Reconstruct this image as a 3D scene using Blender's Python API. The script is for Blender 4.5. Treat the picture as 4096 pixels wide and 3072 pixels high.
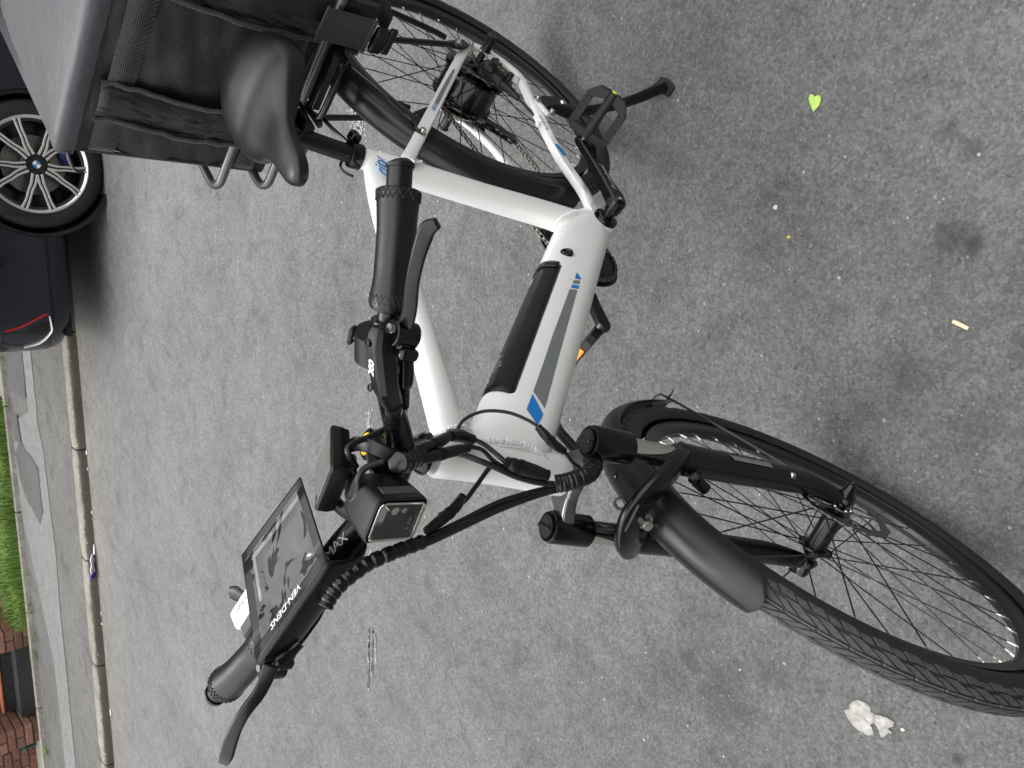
import bpy, math, random
from mathutils import Vector, Matrix
from math import sin, cos, pi, radians, atan2, sqrt
R = random.Random(7)
for o in list(bpy.data.objects): bpy.data.objects.remove(o)
sc = bpy.context.scene
C = sc.collection
# ---------------- camera (hand-held phone, turned on its side) ----------------
cam = bpy.data.objects.new('camera', bpy.data.cameras.new('camera'))
C.objects.link(cam); sc.camera = cam
cr = Vector((0.497213, 0.464571, -0.732771)); cd = Vector((0.766915, -0.630279, 0.120789)); cf = Vector((-0.405735, -0.622031, -0.669669))
m = Matrix((cr, -cd, -cf)).transposed().to_4x4(); m.translation = Vector((1.26523, 0.72326, 1.55538))
cam.matrix_world = m
cam.data.sensor_width = 36; cam.data.lens = 28.03; cam.data.clip_start = 0.02; cam.data.clip_end = 800
cam.data.dof.use_dof = True; cam.data.dof.focus_distance = 1.25; cam.data.dof.aperture_fstop = 20.0
# ---------------- sky, sun, exposure: flat overcast daylight ----------------
world = bpy.data.worlds.new('World'); sc.world = world; world.use_nodes = True
wn = world.node_tree; wn.nodes.clear()
def wnode(t, **k):
    n = wn.nodes.new(t)
    for a, b in k.items(): setattr(n, a, b)
    return n
SUN_EL, SUN_AZ = radians(58), radians(215)
sky = wnode('ShaderNodeTexSky', sky_type='NISHITA', sun_disc=False, sun_elevation=SUN_EL, sun_rotation=SUN_AZ)
sky.air_density = 1.0; sky.dust_density = 4.0; sky.ozone_density = 1.0
hs = wnode('ShaderNodeHueSaturation'); hs.inputs['Saturation'].default_value = 0.16
mixc = wnode('ShaderNodeMix', data_type='RGBA'); mixc.inputs[0].default_value = 0.86
# even cloud sheet, a little brighter overhead than low down as cloudy skies are
tc = wnode('ShaderNodeTexCoord'); sx = wnode('ShaderNodeSeparateXYZ')
mr = wnode('ShaderNodeMapRange'); mr.inputs[1].default_value = -0.02; mr.inputs[2].default_value = 0.95; mr.inputs[3].default_value = 6.0; mr.inputs[4].default_value = 21.0
cl = wnode('ShaderNodeTexNoise'); cl.inputs['Scale'].default_value = 2.2; cl.inputs['Detail'].default_value = 5
clm = wnode('ShaderNodeMapRange'); clm.inputs[1].default_value = 0.3; clm.inputs[2].default_value = 0.7; clm.inputs[3].default_value = 0.8; clm.inputs[4].default_value = 1.2
mul = wnode('ShaderNodeMath', operation='MULTIPLY')
vm = wnode('ShaderNodeCombineColor')
tint = wnode('ShaderNodeMix', data_type='RGBA', blend_type='MULTIPLY'); tint.inputs[0].default_value = 1; tint.inputs[7].default_value = (0.975, 0.99, 1.0, 1)
bg = wnode('ShaderNodeBackground'); bg.inputs['Strength'].default_value = 0.115
wo = wnode('ShaderNodeOutputWorld')
L = wn.links.new
L(sky.outputs[0], hs.inputs['Color']); L(tc.outputs['Generated'], sx.inputs[0]); L(sx.outputs[2], mr.inputs[0])
L(tc.outputs['Generated'], cl.inputs['Vector']); L(cl.outputs[0], clm.inputs[0]); L(mr.outputs[0], mul.inputs[0]); L(clm.outputs[0], mul.inputs[1])
for i in range(3): L(mul.outputs[0], vm.inputs[i])
L(vm.outputs[0], tint.inputs[6]); L(hs.outputs[0], mixc.inputs[6]); L(tint.outputs[2], mixc.inputs[7]); L(mixc.outputs[2], bg.inputs['Color']); L(bg.outputs[0], wo.inputs['Surface'])
sun = bpy.data.objects.new('sun', bpy.data.lights.new('sun', 'SUN')); C.objects.link(sun)
sun.data.energy = 0.8; sun.data.angle = radians(22); sun.data.color = (1, 0.97, 0.92)
sd = Vector((sin(SUN_AZ) * cos(SUN_EL), cos(SUN_AZ) * cos(SUN_EL), sin(SUN_EL)))
sun.rotation_euler = sd.to_track_quat('Z', 'Y').to_euler(); sun.location = sd * 20
sc.view_settings.view_transform = 'Standard'; sc.view_settings.look = 'None'; sc.view_settings.gamma = 1; sc.view_settings.exposure = 0.5
sc.view_settings.use_curve_mapping = False
sc.render.engine = 'CYCLES'; sc.render.resolution_x = 1024; sc.render.resolution_y = 768

# ---------------- materials ----------------
def nodes_of(name):
    mt = bpy.data.materials.new(name); mt.use_nodes = True
    nt = mt.node_tree; b = nt.nodes['Principled BSDF']
    return mt, nt, b
def rgba(c): return (c[0], c[1], c[2], 1) if hasattr(c, '__len__') else (c, c, c, 1)
def mat(name, col, rough=0.5, metal=0.0, var=0.12, scale=40, bump=0.0, bscale=300, coat=0.0, spec=0.42, sheen=0.0, rvar=0.1, dust=0.0, dustcol=(0.3, 0.29, 0.27)):
    mt, nt, b = nodes_of(name); N = nt.nodes.new; K = nt.links.new
    tcn = N('ShaderNodeTexCoord')
    n1 = N('ShaderNodeTexNoise'); n1.inputs['Scale'].default_value = scale; n1.inputs['Detail'].default_value = 4
    K(tcn.outputs['Object'], n1.inputs['Vector'])
    mrn = N('ShaderNodeMapRange'); mrn.inputs[1].default_value = .3; mrn.inputs[2].default_value = .7; mrn.inputs[3].default_value = 1 - var; mrn.inputs[4].default_value = 1 + var
    K(n1.outputs[0], mrn.inputs[0])
    mx = N('ShaderNodeVectorMath'); mx.operation = 'SCALE'; mx.inputs[0].default_value = rgba(col)[:3]; K(mrn.outputs[0], mx.inputs['Scale'])
    last = mx.outputs[0]
    if dust > 0:
        n3 = N('ShaderNodeTexNoise'); n3.inputs['Scale'].default_value = 420; n3.inputs['Detail'].default_value = 3; K(tcn.outputs['Object'], n3.inputs['Vector'])
        r3 = N('ShaderNodeMapRange'); r3.inputs[1].default_value = .62; r3.inputs[2].default_value = .8; r3.inputs[3].default_value = 0; r3.inputs[4].default_value = dust; K(n3.outputs[0], r3.inputs[0])
        m3 = N('ShaderNodeMix'); m3.data_type = 'RGBA'; K(r3.outputs[0], m3.inputs[0]); K(last, m3.inputs[6]); m3.inputs[7].default_value = rgba(dustcol); last = m3.outputs[2]
    K(last, b.inputs['Base Color'])
    r2 = N('ShaderNodeMapRange'); r2.inputs[1].default_value = .3; r2.inputs[2].default_value = .7; r2.inputs[3].default_value = max(.02, rough * (1 - rvar)); r2.inputs[4].default_value = min(1, rough * (1 + rvar))
    K(n1.outputs[0], r2.inputs[0]); K(r2.outputs[0], b.inputs['Roughness'])
    b.inputs['Metallic'].default_value = metal; b.inputs['Coat Weight'].default_value = coat; b.inputs['Coat Roughness'].default_value = 0.08
    b.inputs['Specular IOR Level'].default_value = spec
    b.inputs['Sheen Weight'].default_value = sheen
    if bump > 0:
        n2 = N('ShaderNodeTexNoise'); n2.inputs['Scale'].default_value = bscale; n2.inputs['Detail'].default_value = 3; K(tcn.outputs['Object'], n2.inputs['Vector'])
        bp = N('ShaderNodeBump'); bp.inputs['Strength'].default_value = bump; bp.inputs['Distance'].default_value = 0.001
        K(n2.outputs[0], bp.inputs['Height']); K(bp.outputs[0], b.inputs['Normal'])
    return mt
M = {}
M['white'] = mat('white_gloss_paint', (.83, .83, .81), .26, var=.0, coat=.35, scale=9, rvar=0)
M['weld'] = mat('painted_weld', (.74, .75, .74), .4, var=.03)
M['black'] = mat('satin_black_plastic', .003, .3, var=.15, rvar=.12, dust=.012)
M['blackmat'] = mat('matt_black_plastic', .0035, .38, var=.15, bump=.1, bscale=900, dust=.012)
M['blackgloss'] = mat('gloss_black', .002, .12, var=.1, dust=.01)
M['blackmetal'] = mat('satin_black_metal', .003, .27, var=.12, dust=.012)
M['fender'] = mat('satin_black_fender', .007, .33, var=.08, rvar=.12, scale=14, dust=.015)
M['rubber'] = mat('tyre_rubber', (.012, .012, .0125), .6, var=.25, scale=60, bump=.25, bscale=500, dust=.1, dustcol=(.12, .115, .11))
M['tread'] = mat('tread_rubber', (.05, .05, .052), .62, var=.25, scale=160, bump=.5, bscale=1300, dust=.3, dustcol=(.14, .135, .13))
M['leather'] = mat('black_leather', .006, .34, var=.12, scale=70, bump=.16, bscale=260, dust=.02)
M['saddle'] = mat('saddle_vinyl', (.007, .0073, .008), .36, var=.06, scale=20, bump=.05, bscale=700)
M['rim'] = mat('black_rim', (.009, .0095, .01), .3, var=.06)
M['spoke'] = mat('black_spoke', .012, .3, metal=.3, var=.1)
M['nipple'] = mat('nickel_nipple', (.6, .58, .53), .28, metal=1, var=.05)
M['chrome'] = mat('polished_chrome', (.62, .6, .57), .07, metal=1, var=.03)
M['steel'] = mat('bare_steel', (.55, .54, .52), .28, metal=1, var=.12, scale=200)
M['chain'] = mat('oiled_chain', (.16, .15, .14), .35, metal=.9, var=.5, scale=500)
M['crown'] = mat('polished_dark_alloy', (.16, .165, .17), .22, metal=.75, var=.06)
M['rotor'] = mat('brake_rotor_steel', (.12, .115, .11), .38, metal=.9, var=.25, scale=120)
M['greytube'] = mat('grey_anodised_tube', (.1, .105, .11), .3, metal=.6, var=.06)
M['cable'] = mat('cable_sheath', .007, .4, var=.1)
M['tape'] = mat('spiral_wrap_tape', .005, .22, var=.2, scale=120, bump=.5, bscale=120)
M['yellow'] = mat('yellow_sticker', (.8, .52, .01), .45, var=.12, scale=200)
M['lime'] = mat('lime_cap', (.62, .78, .02), .45)
M['orange'] = mat('orange_reflector', (.85, .32, .03), .25, var=.15, scale=200)
M['blue'] = mat('blue_decal', (.01, .20, .56), .35, var=.02)
M['greydecal'] = mat('grey_decal', (.175, .19, .188), .35, var=.03)
M['whiteprint'] = mat('white_print', (.72, .76, .75), .5, var=.03)
M['greyprint'] = mat('grey_print', (.16, .17, .175), .45, var=.05)
M['darkprint'] = mat('dark_print', (.03, .04, .09), .5, var=.05)
M['pedalgrey'] = mat('grey_black_nylon', (.018, .018, .0185), .6, bump=.2, bscale=900)
M['label'] = mat('dark_label', (.022, .022, .023), .4)
M['bluelabel'] = mat('pale_blue_label', (.42, .55, .62), .4, var=.2, scale=300)
M['whiteplastic'] = mat('white_plastic', (.78, .79, .81), .35, var=.03)
M['silverpaint'] = mat('machined_silver', (.62, .62, .62), .28, metal=.55, var=.05)
M['copper'] = mat('copper_bits', (.7, .33, .2), .35, metal=1)
M['lenswindow'] = mat('smoky_reflector', (.06, .063, .066), .16, var=.1)
def glass(name, col, rough, alpha=None, trans=1.0):
    mt, nt, b = nodes_of(name)
    b.inputs['Base Color'].default_value = rgba(col); b.inputs['Roughness'].default_value = rough
    b.inputs['Transmission Weight'].default_value = trans; b.inputs['IOR'].default_value = 1.45
    return mt
M['paintfleck'] = mat('worn_white_road_paint', (.46, .455, .44), .85, var=.25, scale=300, bump=.4)
M['lens'] = glass('clear_lens', (.9, .92, .92), .03)
M['blackvinyl'] = mat('soft_black_vinyl', .004, .33, var=.08, scale=25, bump=.08, bscale=120)
M['lining'] = mat('brown_black_lining', (.018, .015, .015), .5, var=.3, scale=22)
def vinyl():
    mt, nt, b = nodes_of('crinkled_clear_vinyl'); N = nt.nodes.new; K = nt.links.new
    tcn = N('ShaderNodeTexCoord'); n1 = N('ShaderNodeTexNoise'); n1.inputs['Scale'].default_value = 13; n1.inputs['Detail'].default_value = 1.5; n1.inputs['Distortion'].default_value = 2.0
    K(tcn.outputs['Object'], n1.inputs['Vector']); bp = N('ShaderNodeBump'); bp.inputs['Strength'].default_value = .7; bp.inputs['Distance'].default_value = .008; K(n1.outputs[0], bp.inputs['Height'])
    gl = N('ShaderNodeBsdfGlossy'); gl.inputs['Roughness'].default_value = .06; tr = N('ShaderNodeBsdfTransparent'); tr.inputs['Color'].default_value = (.78, .8, .82, 1)
    fz = N('ShaderNodeLayerWeight'); fz.inputs['Blend'].default_value = .5; K(bp.outputs[0], gl.inputs['Normal']); K(bp.outputs[0], fz.inputs['Normal'])
    pw = N('ShaderNodeMath'); pw.operation = 'POWER'; pw.inputs[1].default_value = 4; K(fz.outputs['Facing'], pw.inputs[0])
    ad = N('ShaderNodeMath'); ad.operation = 'MULTIPLY_ADD'; ad.inputs[1].default_value = .9; ad.inputs[2].default_value = .07; ad.use_clamp = True; K(pw.outputs[0], ad.inputs[0])
    ms = N('ShaderNodeMixShader'); K(ad.outputs[0], ms.inputs[0]); K(tr.outputs[0], ms.inputs[1]); K(gl.outputs[0], ms.inputs[2]); K(ms.outputs[0], nt.nodes['Material Output'].inputs['Surface'])
    return mt
M['vinyl'] = vinyl()
M['screen'] = mat('display_glass', (.10, .11, .10), .07, var=.4, scale=30, coat=1)
# woven nylon
def fabric(name, col, sx_, depth, rough=.45, sheen=.3):
    mt, nt, b = nodes_of(name); N = nt.nodes.new; K = nt.links.new
    tcn = N('ShaderNodeTexCoord')
    w1 = N('ShaderNodeTexWave'); w1.wave_type = 'BANDS'; w1.bands_direction = 'DIAGONAL'; w1.inputs['Scale'].default_value = sx_; w1.inputs['Distortion'].default_value = 1.2; w1.inputs['Detail'].default_value = 2
    w2 = N('ShaderNodeTexWave'); w2.wave_type = 'BANDS'; w2.bands_direction = 'Z'; w2.inputs['Scale'].default_value = sx_ * 1.3; w2.inputs['Distortion'].default_value = 1.0
    K(tcn.outputs['Object'], w1.inputs['Vector']); K(tcn.outputs['Object'], w2.inputs['Vector'])
    ad = N('ShaderNodeMath'); ad.operation = 'ADD'; K(w1.outputs[1], ad.inputs[0]); K(w2.outputs[1], ad.inputs[1])
    n1 = N('ShaderNodeTexNoise'); n1.inputs['Scale'].default_value = 9; n1.inputs['Detail'].default_value = 5; K(tcn.outputs['Object'], n1.inputs['Vector'])
    mrn = N('ShaderNodeMapRange'); mrn.inputs[1].default_value = 0; mrn.inputs[2].default_value = 2; mrn.inputs[3].default_value = .65; mrn.inputs[4].default_value = 1.3
    K(ad.outputs[0], mrn.inputs[0])
    mx = N('ShaderNodeVectorMath'); mx.operation = 'SCALE'; mx.inputs[0].default_value = rgba(col)[:3]; K(mrn.outputs[0], mx.inputs['Scale']); K(mx.outputs[0], b.inputs['Base Color'])
    b.inputs['Roughness'].default_value = rough; b.inputs['Sheen Weight'].default_value = sheen; b.inputs['Sheen Roughness'].default_value = .4
    b1 = N('ShaderNodeBump'); b1.inputs['Strength'].default_value = .6; b1.inputs['Distance'].default_value = .012; K(n1.outputs[0], b1.inputs['Height'])
    b2 = N('ShaderNodeBump'); b2.inputs['Strength'].default_value = .5; b2.inputs['Distance'].default_value = depth; K(ad.outputs[0], b2.inputs['Height']); K(b1.outputs[0], b2.inputs['Normal']); K(b2.outputs[0], b.inputs['Normal'])
    return mt
M['nylon'] = fabric('black_coated_nylon', (.006, .0064, .0072), 150, .0004, .40, .06)
M['lid'] = fabric('grey_black_nylon_lid', (.024, .027, .033), 190, .0003, .42, .3)
M['web'] = fabric('woven_webbing', (.017, .017, .019), 70, .0012, .6, .25)
M['binding'] = fabric('ribbed_binding', (.022, .022, .023), 110, .0008, .6, .3)

# ---------------- mesh builder ----------------
def catmull(P, sub=5, closed=False):
    P = [Vector(p) for p in P]; n = len(P); out = []
    if n < 3: return P
    rng = range(n if closed else n - 1)
    for i in rng:
        if closed: a, b, c, d = P[(i - 1) % n], P[i], P[(i + 1) % n], P[(i + 2) % n]
        else: a, b, c, d = P[max(i - 1, 0)], P[i], P[i + 1], P[min(i + 2, n - 1)]
        for k in range(sub):
            t = k / sub; t2 = t * t; t3 = t2 * t
            out.append(.5 * ((2 * b) + (c - a) * t + (2 * a - 5 * b + 4 * c - d) * t2 + (3 * b - a - 3 * c + d) * t3))
    if not closed: out.append(P[-1])
    return out
def lerpl(v, k, n):
    # value list v resampled at k/(n-1)
    if not hasattr(v, '__len__'): return v
    x = k / max(1, n - 1) * (len(v) - 1); i = min(int(x), len(v) - 2); f = x - i
    return v[i] * (1 - f) + v[i + 1] * f
class MB:
    def __init__(s): s.v = []; s.f = []
    def add(s, vs, fs, T=None):
        b = len(s.v); s.v += [(T @ Vector(p)) if T else Vector(p) for p in vs]; s.f += [tuple(b + i for i in f) for f in fs]; return s
    def loft(s, rings, cap=True, closed_u=True, closed_v=False):
        n = len(rings[0]); vs = [p for r in rings for p in r]; fs = []
        R_ = len(rings)
        for i in range(R_ if closed_v else R_ - 1):
            for j in range(n if closed_u else n - 1):
                a = i * n + j; b = i * n + (j + 1) % n; i2 = (i + 1) % R_
                fs.append((a, b, i2 * n + (j + 1) % n, i2 * n + j))
        if cap and not closed_v and closed_u: fs.append(tuple(range(n - 1, -1, -1))); fs.append(tuple((R_ - 1) * n + j for j in range(n)))
        return s.add(vs, fs)
    def tube(s, P, r, n=10, sub=0, cap=True, closed=False, flat=None, ref=None):
        P = catmull(P, sub, closed) if sub else [Vector(p) for p in P]
        N_ = len(P); rings = []; u = None
        for i, p in enumerate(P):
            a = P[(i - 1) % N_] if (closed or i > 0) else p; b = P[(i + 1) % N_] if (closed or i < N_ - 1) else p
            t = (b - a)
            if t.length < 1e-9: t = Vector((0, 0, 1))
            t.normalize()
            if ref is not None: u = Vector(ref)
            elif u is None: u = Vector((0, 1, 0)) if abs(t.y) < .9 else Vector((1, 0, 0))
            u = (u - t * u.dot(t)); u.normalize(); w = t.cross(u)
            rr = lerpl(r, i, N_); fl = 1 if flat is None else lerpl(flat, i, N_)
            rings.append([p + u * (rr * cos(2 * pi * k / n)) + w * (rr * fl * sin(2 * pi * k / n)) for k in range(n)])
        return s.loft(rings, cap=cap, closed_v=closed)
    def lathe(s, prof, o, ax, n=32, a0=0, a1=2 * pi):
        # prof: (radius, height along ax)
        o = Vector(o); ax = Vector(ax).normalized(); u = ax.orthogonal().normalized()
        if abs(ax.y) > .99: u = Vector((1, 0, 0))
        w = ax.cross(u); full = abs(a1 - a0 - 2 * pi) < 1e-6
        rings = []
        for k in range(n if full else n + 1):
            a = a0 + (a1 - a0) * k / n
            rings.append([o + ax * h + (u * cos(a) + w * sin(a)) * r for r, h in prof])
        return s.loft(rings, cap=False, closed_u=False, closed_v=full)
    def box(s, c, size, T=None, ch=0.0):
        x, y, z = [d / 2 for d in size]; c = Vector(c); ch = min(ch, x * .9, y * .9, z * .9)
        if ch <= 0:
            vs = [c + Vector((sx_ * x, sy * y, sz * z)) for sx_ in (-1, 1) for sy in (-1, 1) for sz in (-1, 1)]
            return s.add(vs, [(0, 1, 3, 2), (4, 6, 7, 5), (0, 4, 5, 1), (2, 3, 7, 6), (0, 2, 6, 4), (1, 5, 7, 3)], T)
        loop = lambda X, Y, Z, q: [c + Vector(p) for p in [(-X + q, -Y, Z), (X - q, -Y, Z), (X, -Y + q, Z), (X, Y - q, Z), (X - q, Y, Z), (-X + q, Y, Z), (-X, Y - q, Z), (-X, -Y + q, Z)]]
        rings = [loop(x - ch, y - ch, -z, ch * .4), loop(x, y, -z + ch, ch), loop(x, y, z - ch, ch), loop(x - ch, y - ch, z, ch * .4)]
        mb = MB(); mb.loft(rings); return s.add(mb.v, mb.f, T)
    def prism(s, poly, d, T=None):
        # poly in XY, thickness d along Z
        n = len(poly); vs = [(x, y, 0) for x, y in poly] + [(x, y, d) for x, y in poly]
        return s.add(vs, [tuple(range(n - 1, -1, -1)), tuple(range(n, 2 * n))] + [(i, (i + 1) % n, n + (i + 1) % n, n + i) for i in range(n)], T)
    def grid(s, fn, nu, nv, T=None):
        vs = [fn(i / nu, j / nv) for i in range(nu + 1) for j in range(nv + 1)]
        return s.add(vs, [(i * (nv + 1) + j, (i + 1) * (nv + 1) + j, (i + 1) * (nv + 1) + j + 1, i * (nv + 1) + j + 1) for i in range(nu) for j in range(nv)], T)
    def ball(s, c, r, n=8, sc_=(1, 1, 1), T=None):
        vs = []; fs = []
        for i in range(n + 1):
            for j in range(2 * n):
                a = pi * i / n; b = pi * j / n
                vs.append((c[0] + r * sc_[0] * sin(a) * cos(b), c[1] + r * sc_[1] * sin(a) * sin(b), c[2] + r * sc_[2] * cos(a)))
        for i in range(n):
            for j in range(2 * n): fs.append((i * 2 * n + j, (i + 1) * 2 * n + j, (i + 1) * 2 * n + (j + 1) % (2 * n), i * 2 * n + (j + 1) % (2 * n)))
        return s.add(vs, fs, T)
    def xf(s, T): s.v = [T @ p for p in s.v]; return s
def mesh(name, mb, mt, smooth=True, angle=35):
    me = bpy.data.meshes.new(name); me.from_pydata([tuple(p) for p in mb.v], [], mb.f); me.validate(); me.update()
    me.materials.append(M[mt] if isinstance(mt, str) else mt)
    if smooth:
        me.shade_smooth(); me.set_sharp_from_angle(angle=radians(angle))
    return me
def recalc(me):
    import bmesh
    b = bmesh.new(); b.from_mesh(me); bmesh.ops.remove_doubles(b, verts=b.verts, dist=1e-6); bmesh.ops.recalc_face_normals(b, faces=b.faces); b.to_mesh(me); b.free()
def obj(name, mb, mt, parent=None, smooth=True, angle=35, bevel=0, label=None, solid=0, subsurf=0):
    me = mesh(name, mb, mt, smooth, angle) if isinstance(mb, MB) else mb
    if isinstance(mb, MB):
        recalc(me)
        if smooth: me.set_sharp_from_angle(angle=radians(angle))
    o = bpy.data.objects.new(name, me); C.objects.link(o)
    if parent: o.parent = parent
    if subsurf:
        mo = o.modifiers.new('s', 'SUBSURF'); mo.levels = mo.render_levels = subsurf
    if solid:
        mo = o.modifiers.new('t', 'SOLIDIFY'); mo.thickness = solid; mo.offset = -1
    if bevel:
        mo = o.modifiers.new('b', 'BEVEL'); mo.width = bevel; mo.segments = 2; mo.limit_method = 'ANGLE'; mo.angle_limit = radians(40)
    if label: o['label'] = label
    return o
def thing(name, label, cat, loc=(0, 0, 0), rot=(0, 0, 0), group=None):
    o = bpy.data.objects.new(name, None); C.objects.link(o); o.location = loc; o.rotation_euler = rot; o.empty_display_size = .1
    o['label'] = label; o['category'] = cat
    if group: o['group'] = group
    return o
def tag(o, label=None, cat=None, group=None, kind=None):
    if label: o['label'] = label
    if cat: o['category'] = cat
    if group: o['group'] = group
    if kind: o['kind'] = kind
    return o
def textmesh(s, size, shear=0.0, ext=0.0, offset=0.0):
    cu = bpy.data.curves.new('t', 'FONT'); cu.body = s; cu.size = size; cu.align_x = 'CENTER'; cu.align_y = 'CENTER'; cu.shear = shear; cu.extrude = ext; cu.offset = offset; cu.resolution_u = 2
    o = bpy.data.objects.new('t', cu); C.objects.link(o); dg = bpy.context.evaluated_depsgraph_get(); dg.update()
    me = o.evaluated_get(dg).to_mesh(); mb = MB(); mb.v = [v.co.copy() for v in me.vertices]; mb.f = [tuple(p.vertices) for p in me.polygons]
    bpy.data.objects.remove(o); bpy.data.curves.remove(cu); return mb
def frameT(o, x, y):
    x = Vector(x).normalized(); y = Vector(y); y = (y - x * y.dot(x)).normalized(); z = x.cross(y)
    T = Matrix((x, y, z)).transposed().to_4x4(); T.translation = Vector(o); return T
def text_on(name, s, size, o, x, y, mt, parent, **k):
    mb = textmesh(s, size, **k); mb.xf(frameT(o, x, y)); return obj(name, mb, mt, parent, smooth=False)
# ================= THE ELECTRIC BICYCLE =================
H = 0.37; LEAN = radians(2.6)
bike = thing('electric_bicycle', 'white electric bicycle with black battery in its frame, standing on its kickstand', 'bicycle', (0, -0.0168, 0.0), (-LEAN, 0, 0))
UP = Vector((0, 0, H))
def B(x, y=None, z=None):
    if y is None: x, y, z = x
    return Vector((x, y, z)) + UP
HUB = Vector((1.180156, 0, -0.00095)); AX = Vector((-0.3582, 0, 0.93365)); ST = 0.399724; SA = Vector((1.1392, 0, -0.0166))
RS = Matrix.Rotation(ST, 4, AX)
SM = Matrix.Translation(SA + UP) @ RS @ Matrix.Translation(HUB - SA)     # steering-frame point (from front hub) -> bicycle frame
def S(x, y=None, z=None):
    if y is None: x, y, z = x
    return SM @ Vector((x, y, z))
def part(name, mb, mt, par=None, **k): return obj(name, mb, mt, par or bike, **k)
def bolt(P, ax, r=.0045, h=.006, mt='steel', par=None, T=None):
    mb = MB(); ax = Vector(ax)
    mb.lathe([(0, h), (r * .55, h), (r * .55, h * .6), (0, h * .6)], P, ax, 6); mb.lathe([(r * .55, h), (r * .9, h), (r, h * .8), (r, 0)], P, ax, 14)
    mb.lathe([(r * 1.5, .0005), (r * 1.5, 0.0), (0, 0)], P, ax, 14)
    if T: mb.xf(T)
    return part('bolt', mb, mt, par)

# ---- frame tubes ----
def section(c, T, w, h, n=28, p=2.0):
    Y_ = Vector((0, 1, 0)); Nn = Vector((-T.z, 0, T.x)).normalized(); out = []     # Nn: upward normal in the frame plane
    for k in range(n):
        a = 2 * pi * k / n; ca, sa = cos(a), sin(a)
        out.append(c + Y_ * (w * math.copysign(abs(ca) ** (2 / p), ca)) + Nn * (h * math.copysign(abs(sa) ** (2 / p), sa)))
    return out
def spar(mb, P, ws, hs, p=2.2, n=28, sub=4):
    P = catmull(P, sub) if len(P) > 2 else [Vector(P[0]).lerp(Vector(P[1]), t / 6) for t in range(7)]
    N_ = len(P); rings = []
    for i, c in enumerate(P):
        T = (P[min(i + 1, N_ - 1)] - P[max(i - 1, 0)]).normalized(); rings.append(section(c, T, lerpl(ws, i, N_), lerpl(hs, i, N_), n, p))
    mb.loft(rings)
fr = MB()
# seat tube
spar(fr, [B(.464, 0, -.035), B(.4273, 0, .06), B(.3858, 0, .21), B(.345, 0, .345), B(.322, 0, .412)], [.031, .026, .023, .022, .0205], [.029, .027, .025, .024, .0205], 2.1)
spar(fr, [B(.326, 0, .40), B(.3105, 0, .452)], [.0192, .0185], [.0192, .0185], 2)
# top tube
spar(fr, [B(.325, 0, .408), B(.42, 0, .448), B(.56, 0, .494), B(.7278, 0, .5416), B(.885, 0, .588)], [.018, .0195, .0195, .0195, .0195], [.028, .025, .022, .021, .024], 2.2)
# bottom bracket shell
fr.lathe([(0, .0365), (.0245, .0365), (.0265, .034), (.0265, -.034), (.0245, -.0365), (0, -.0365)], B(.47, 0, -.038), (0, 1, 0), 32)
# head tube
def HT(z, x=0): return S(-.0438 / .93365 - (z + .0) * .38365 + .0 + x, 0, z)
ht = [(0, 0), (.0255, 0), (.028, .003), (.0283, .02), (.0268, .05), (.026, .1), (.0262, .15), (.0275, .172), (.0275, .188), (.025, .1915), (0, .1915)]
fr.lathe(ht, S(-.0469 - .445 * .38365, 0, .445), AX, 36)
# down tube (with the battery bay sunk into its upper side)
DA, DB = Vector((.452, 0, -.04)), Vector((.93, 0, .503)); DL = (DB - DA).length; DT_ = (DB - DA).normalized(); DN = Vector((-DT_.z, 0, DT_.x))
def dtw(s): return .036 + .002 * (1 - s) - .0085 * (max(0, s - .88) / .12) ** 1.4
def dth(s, up=True): return (.064 + .014 * s) * min(1, .68 + .32 * s / .16) if up else .042 - .005 * s
PE = 2.35
def dt_pt(s, a, k=0.0, kk=1.0):
    ca, sa = cos(a), sin(a); w, h = (dtw(s) + k), (dth(s, sa > 0) + k)
    return DA + DT_ * (s * DL + (.045 * max(0, s - .9) / .1 * max(0, sa))) + Vector((0, 1, 0)) * (w * kk * math.copysign(abs(ca) ** (2 / PE), ca)) + DN * (h * kk * math.copysign(abs(sa) ** (2 / PE), sa)) + UP
S0, S1, A0, A1 = .352, .893, radians(30), radians(150)
def bay(s, a):
    # rounded-corner rectangle in (s, angle)
    u = (s - (S0 + S1) / 2) * DL; v = (a - pi / 2) * .055; hu = (S1 - S0) / 2 * DL; hv = (A1 - A0) / 2 * .055; r = .012
    qx, qy = abs(u) - hu + r, abs(v) - hv + r
    return r - (sqrt(max(qx, 0) ** 2 + max(qy, 0) ** 2) + min(max(qx, qy), 0))
rings = []
ns, na = 150, 96
for i in range(ns + 1):
    s = i / ns; ring = []
    for k in range(na):
        a = 2 * pi * k / na; d = bay(s, a) if 0 < a < pi else -1
        sink = min(1, max(0, (d - .0002) / .0022)); ring.append(dt_pt(s, a, -.0042 * sink))
    rings.append(ring)
fr.loft(rings)
# dropout yokes / stays
def flatbar(mb, P, w, t, sub=5, ref=(0, 1, 0)):   # rectangular bar, t along ref, w across
    P = catmull(P, sub) if sub and len(P) > 2 else [Vector(p) for p in P]; N_ = len(P); rings = []
    for i, c in enumerate(P):
        T = (P[min(i + 1, N_ - 1)] - P[max(i - 1, 0)]).normalized(); u = Vector(ref); u = (u - T * u.dot(T)).normalized(); w_ = T.cross(u)
        W_, t_ = lerpl(w, i, N_), lerpl(t, i, N_); q = min(W_, t_) * .3
        rings.append([c + u * a + w_ * b for a, b in [(-t_ + q, -W_), (t_ - q, -W_), (t_, -W_ + q), (t_, W_ - q), (t_ - q, W_), (-t_ + q, W_), (-t_, W_ - q), (-t_, -W_ + q)]])
    mb.loft(rings)
SSL = [B(.348, .028, .376), B(.30, .034, .332), B(.12, .0565, .168), B(-.022, .0745, .0385)]
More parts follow.
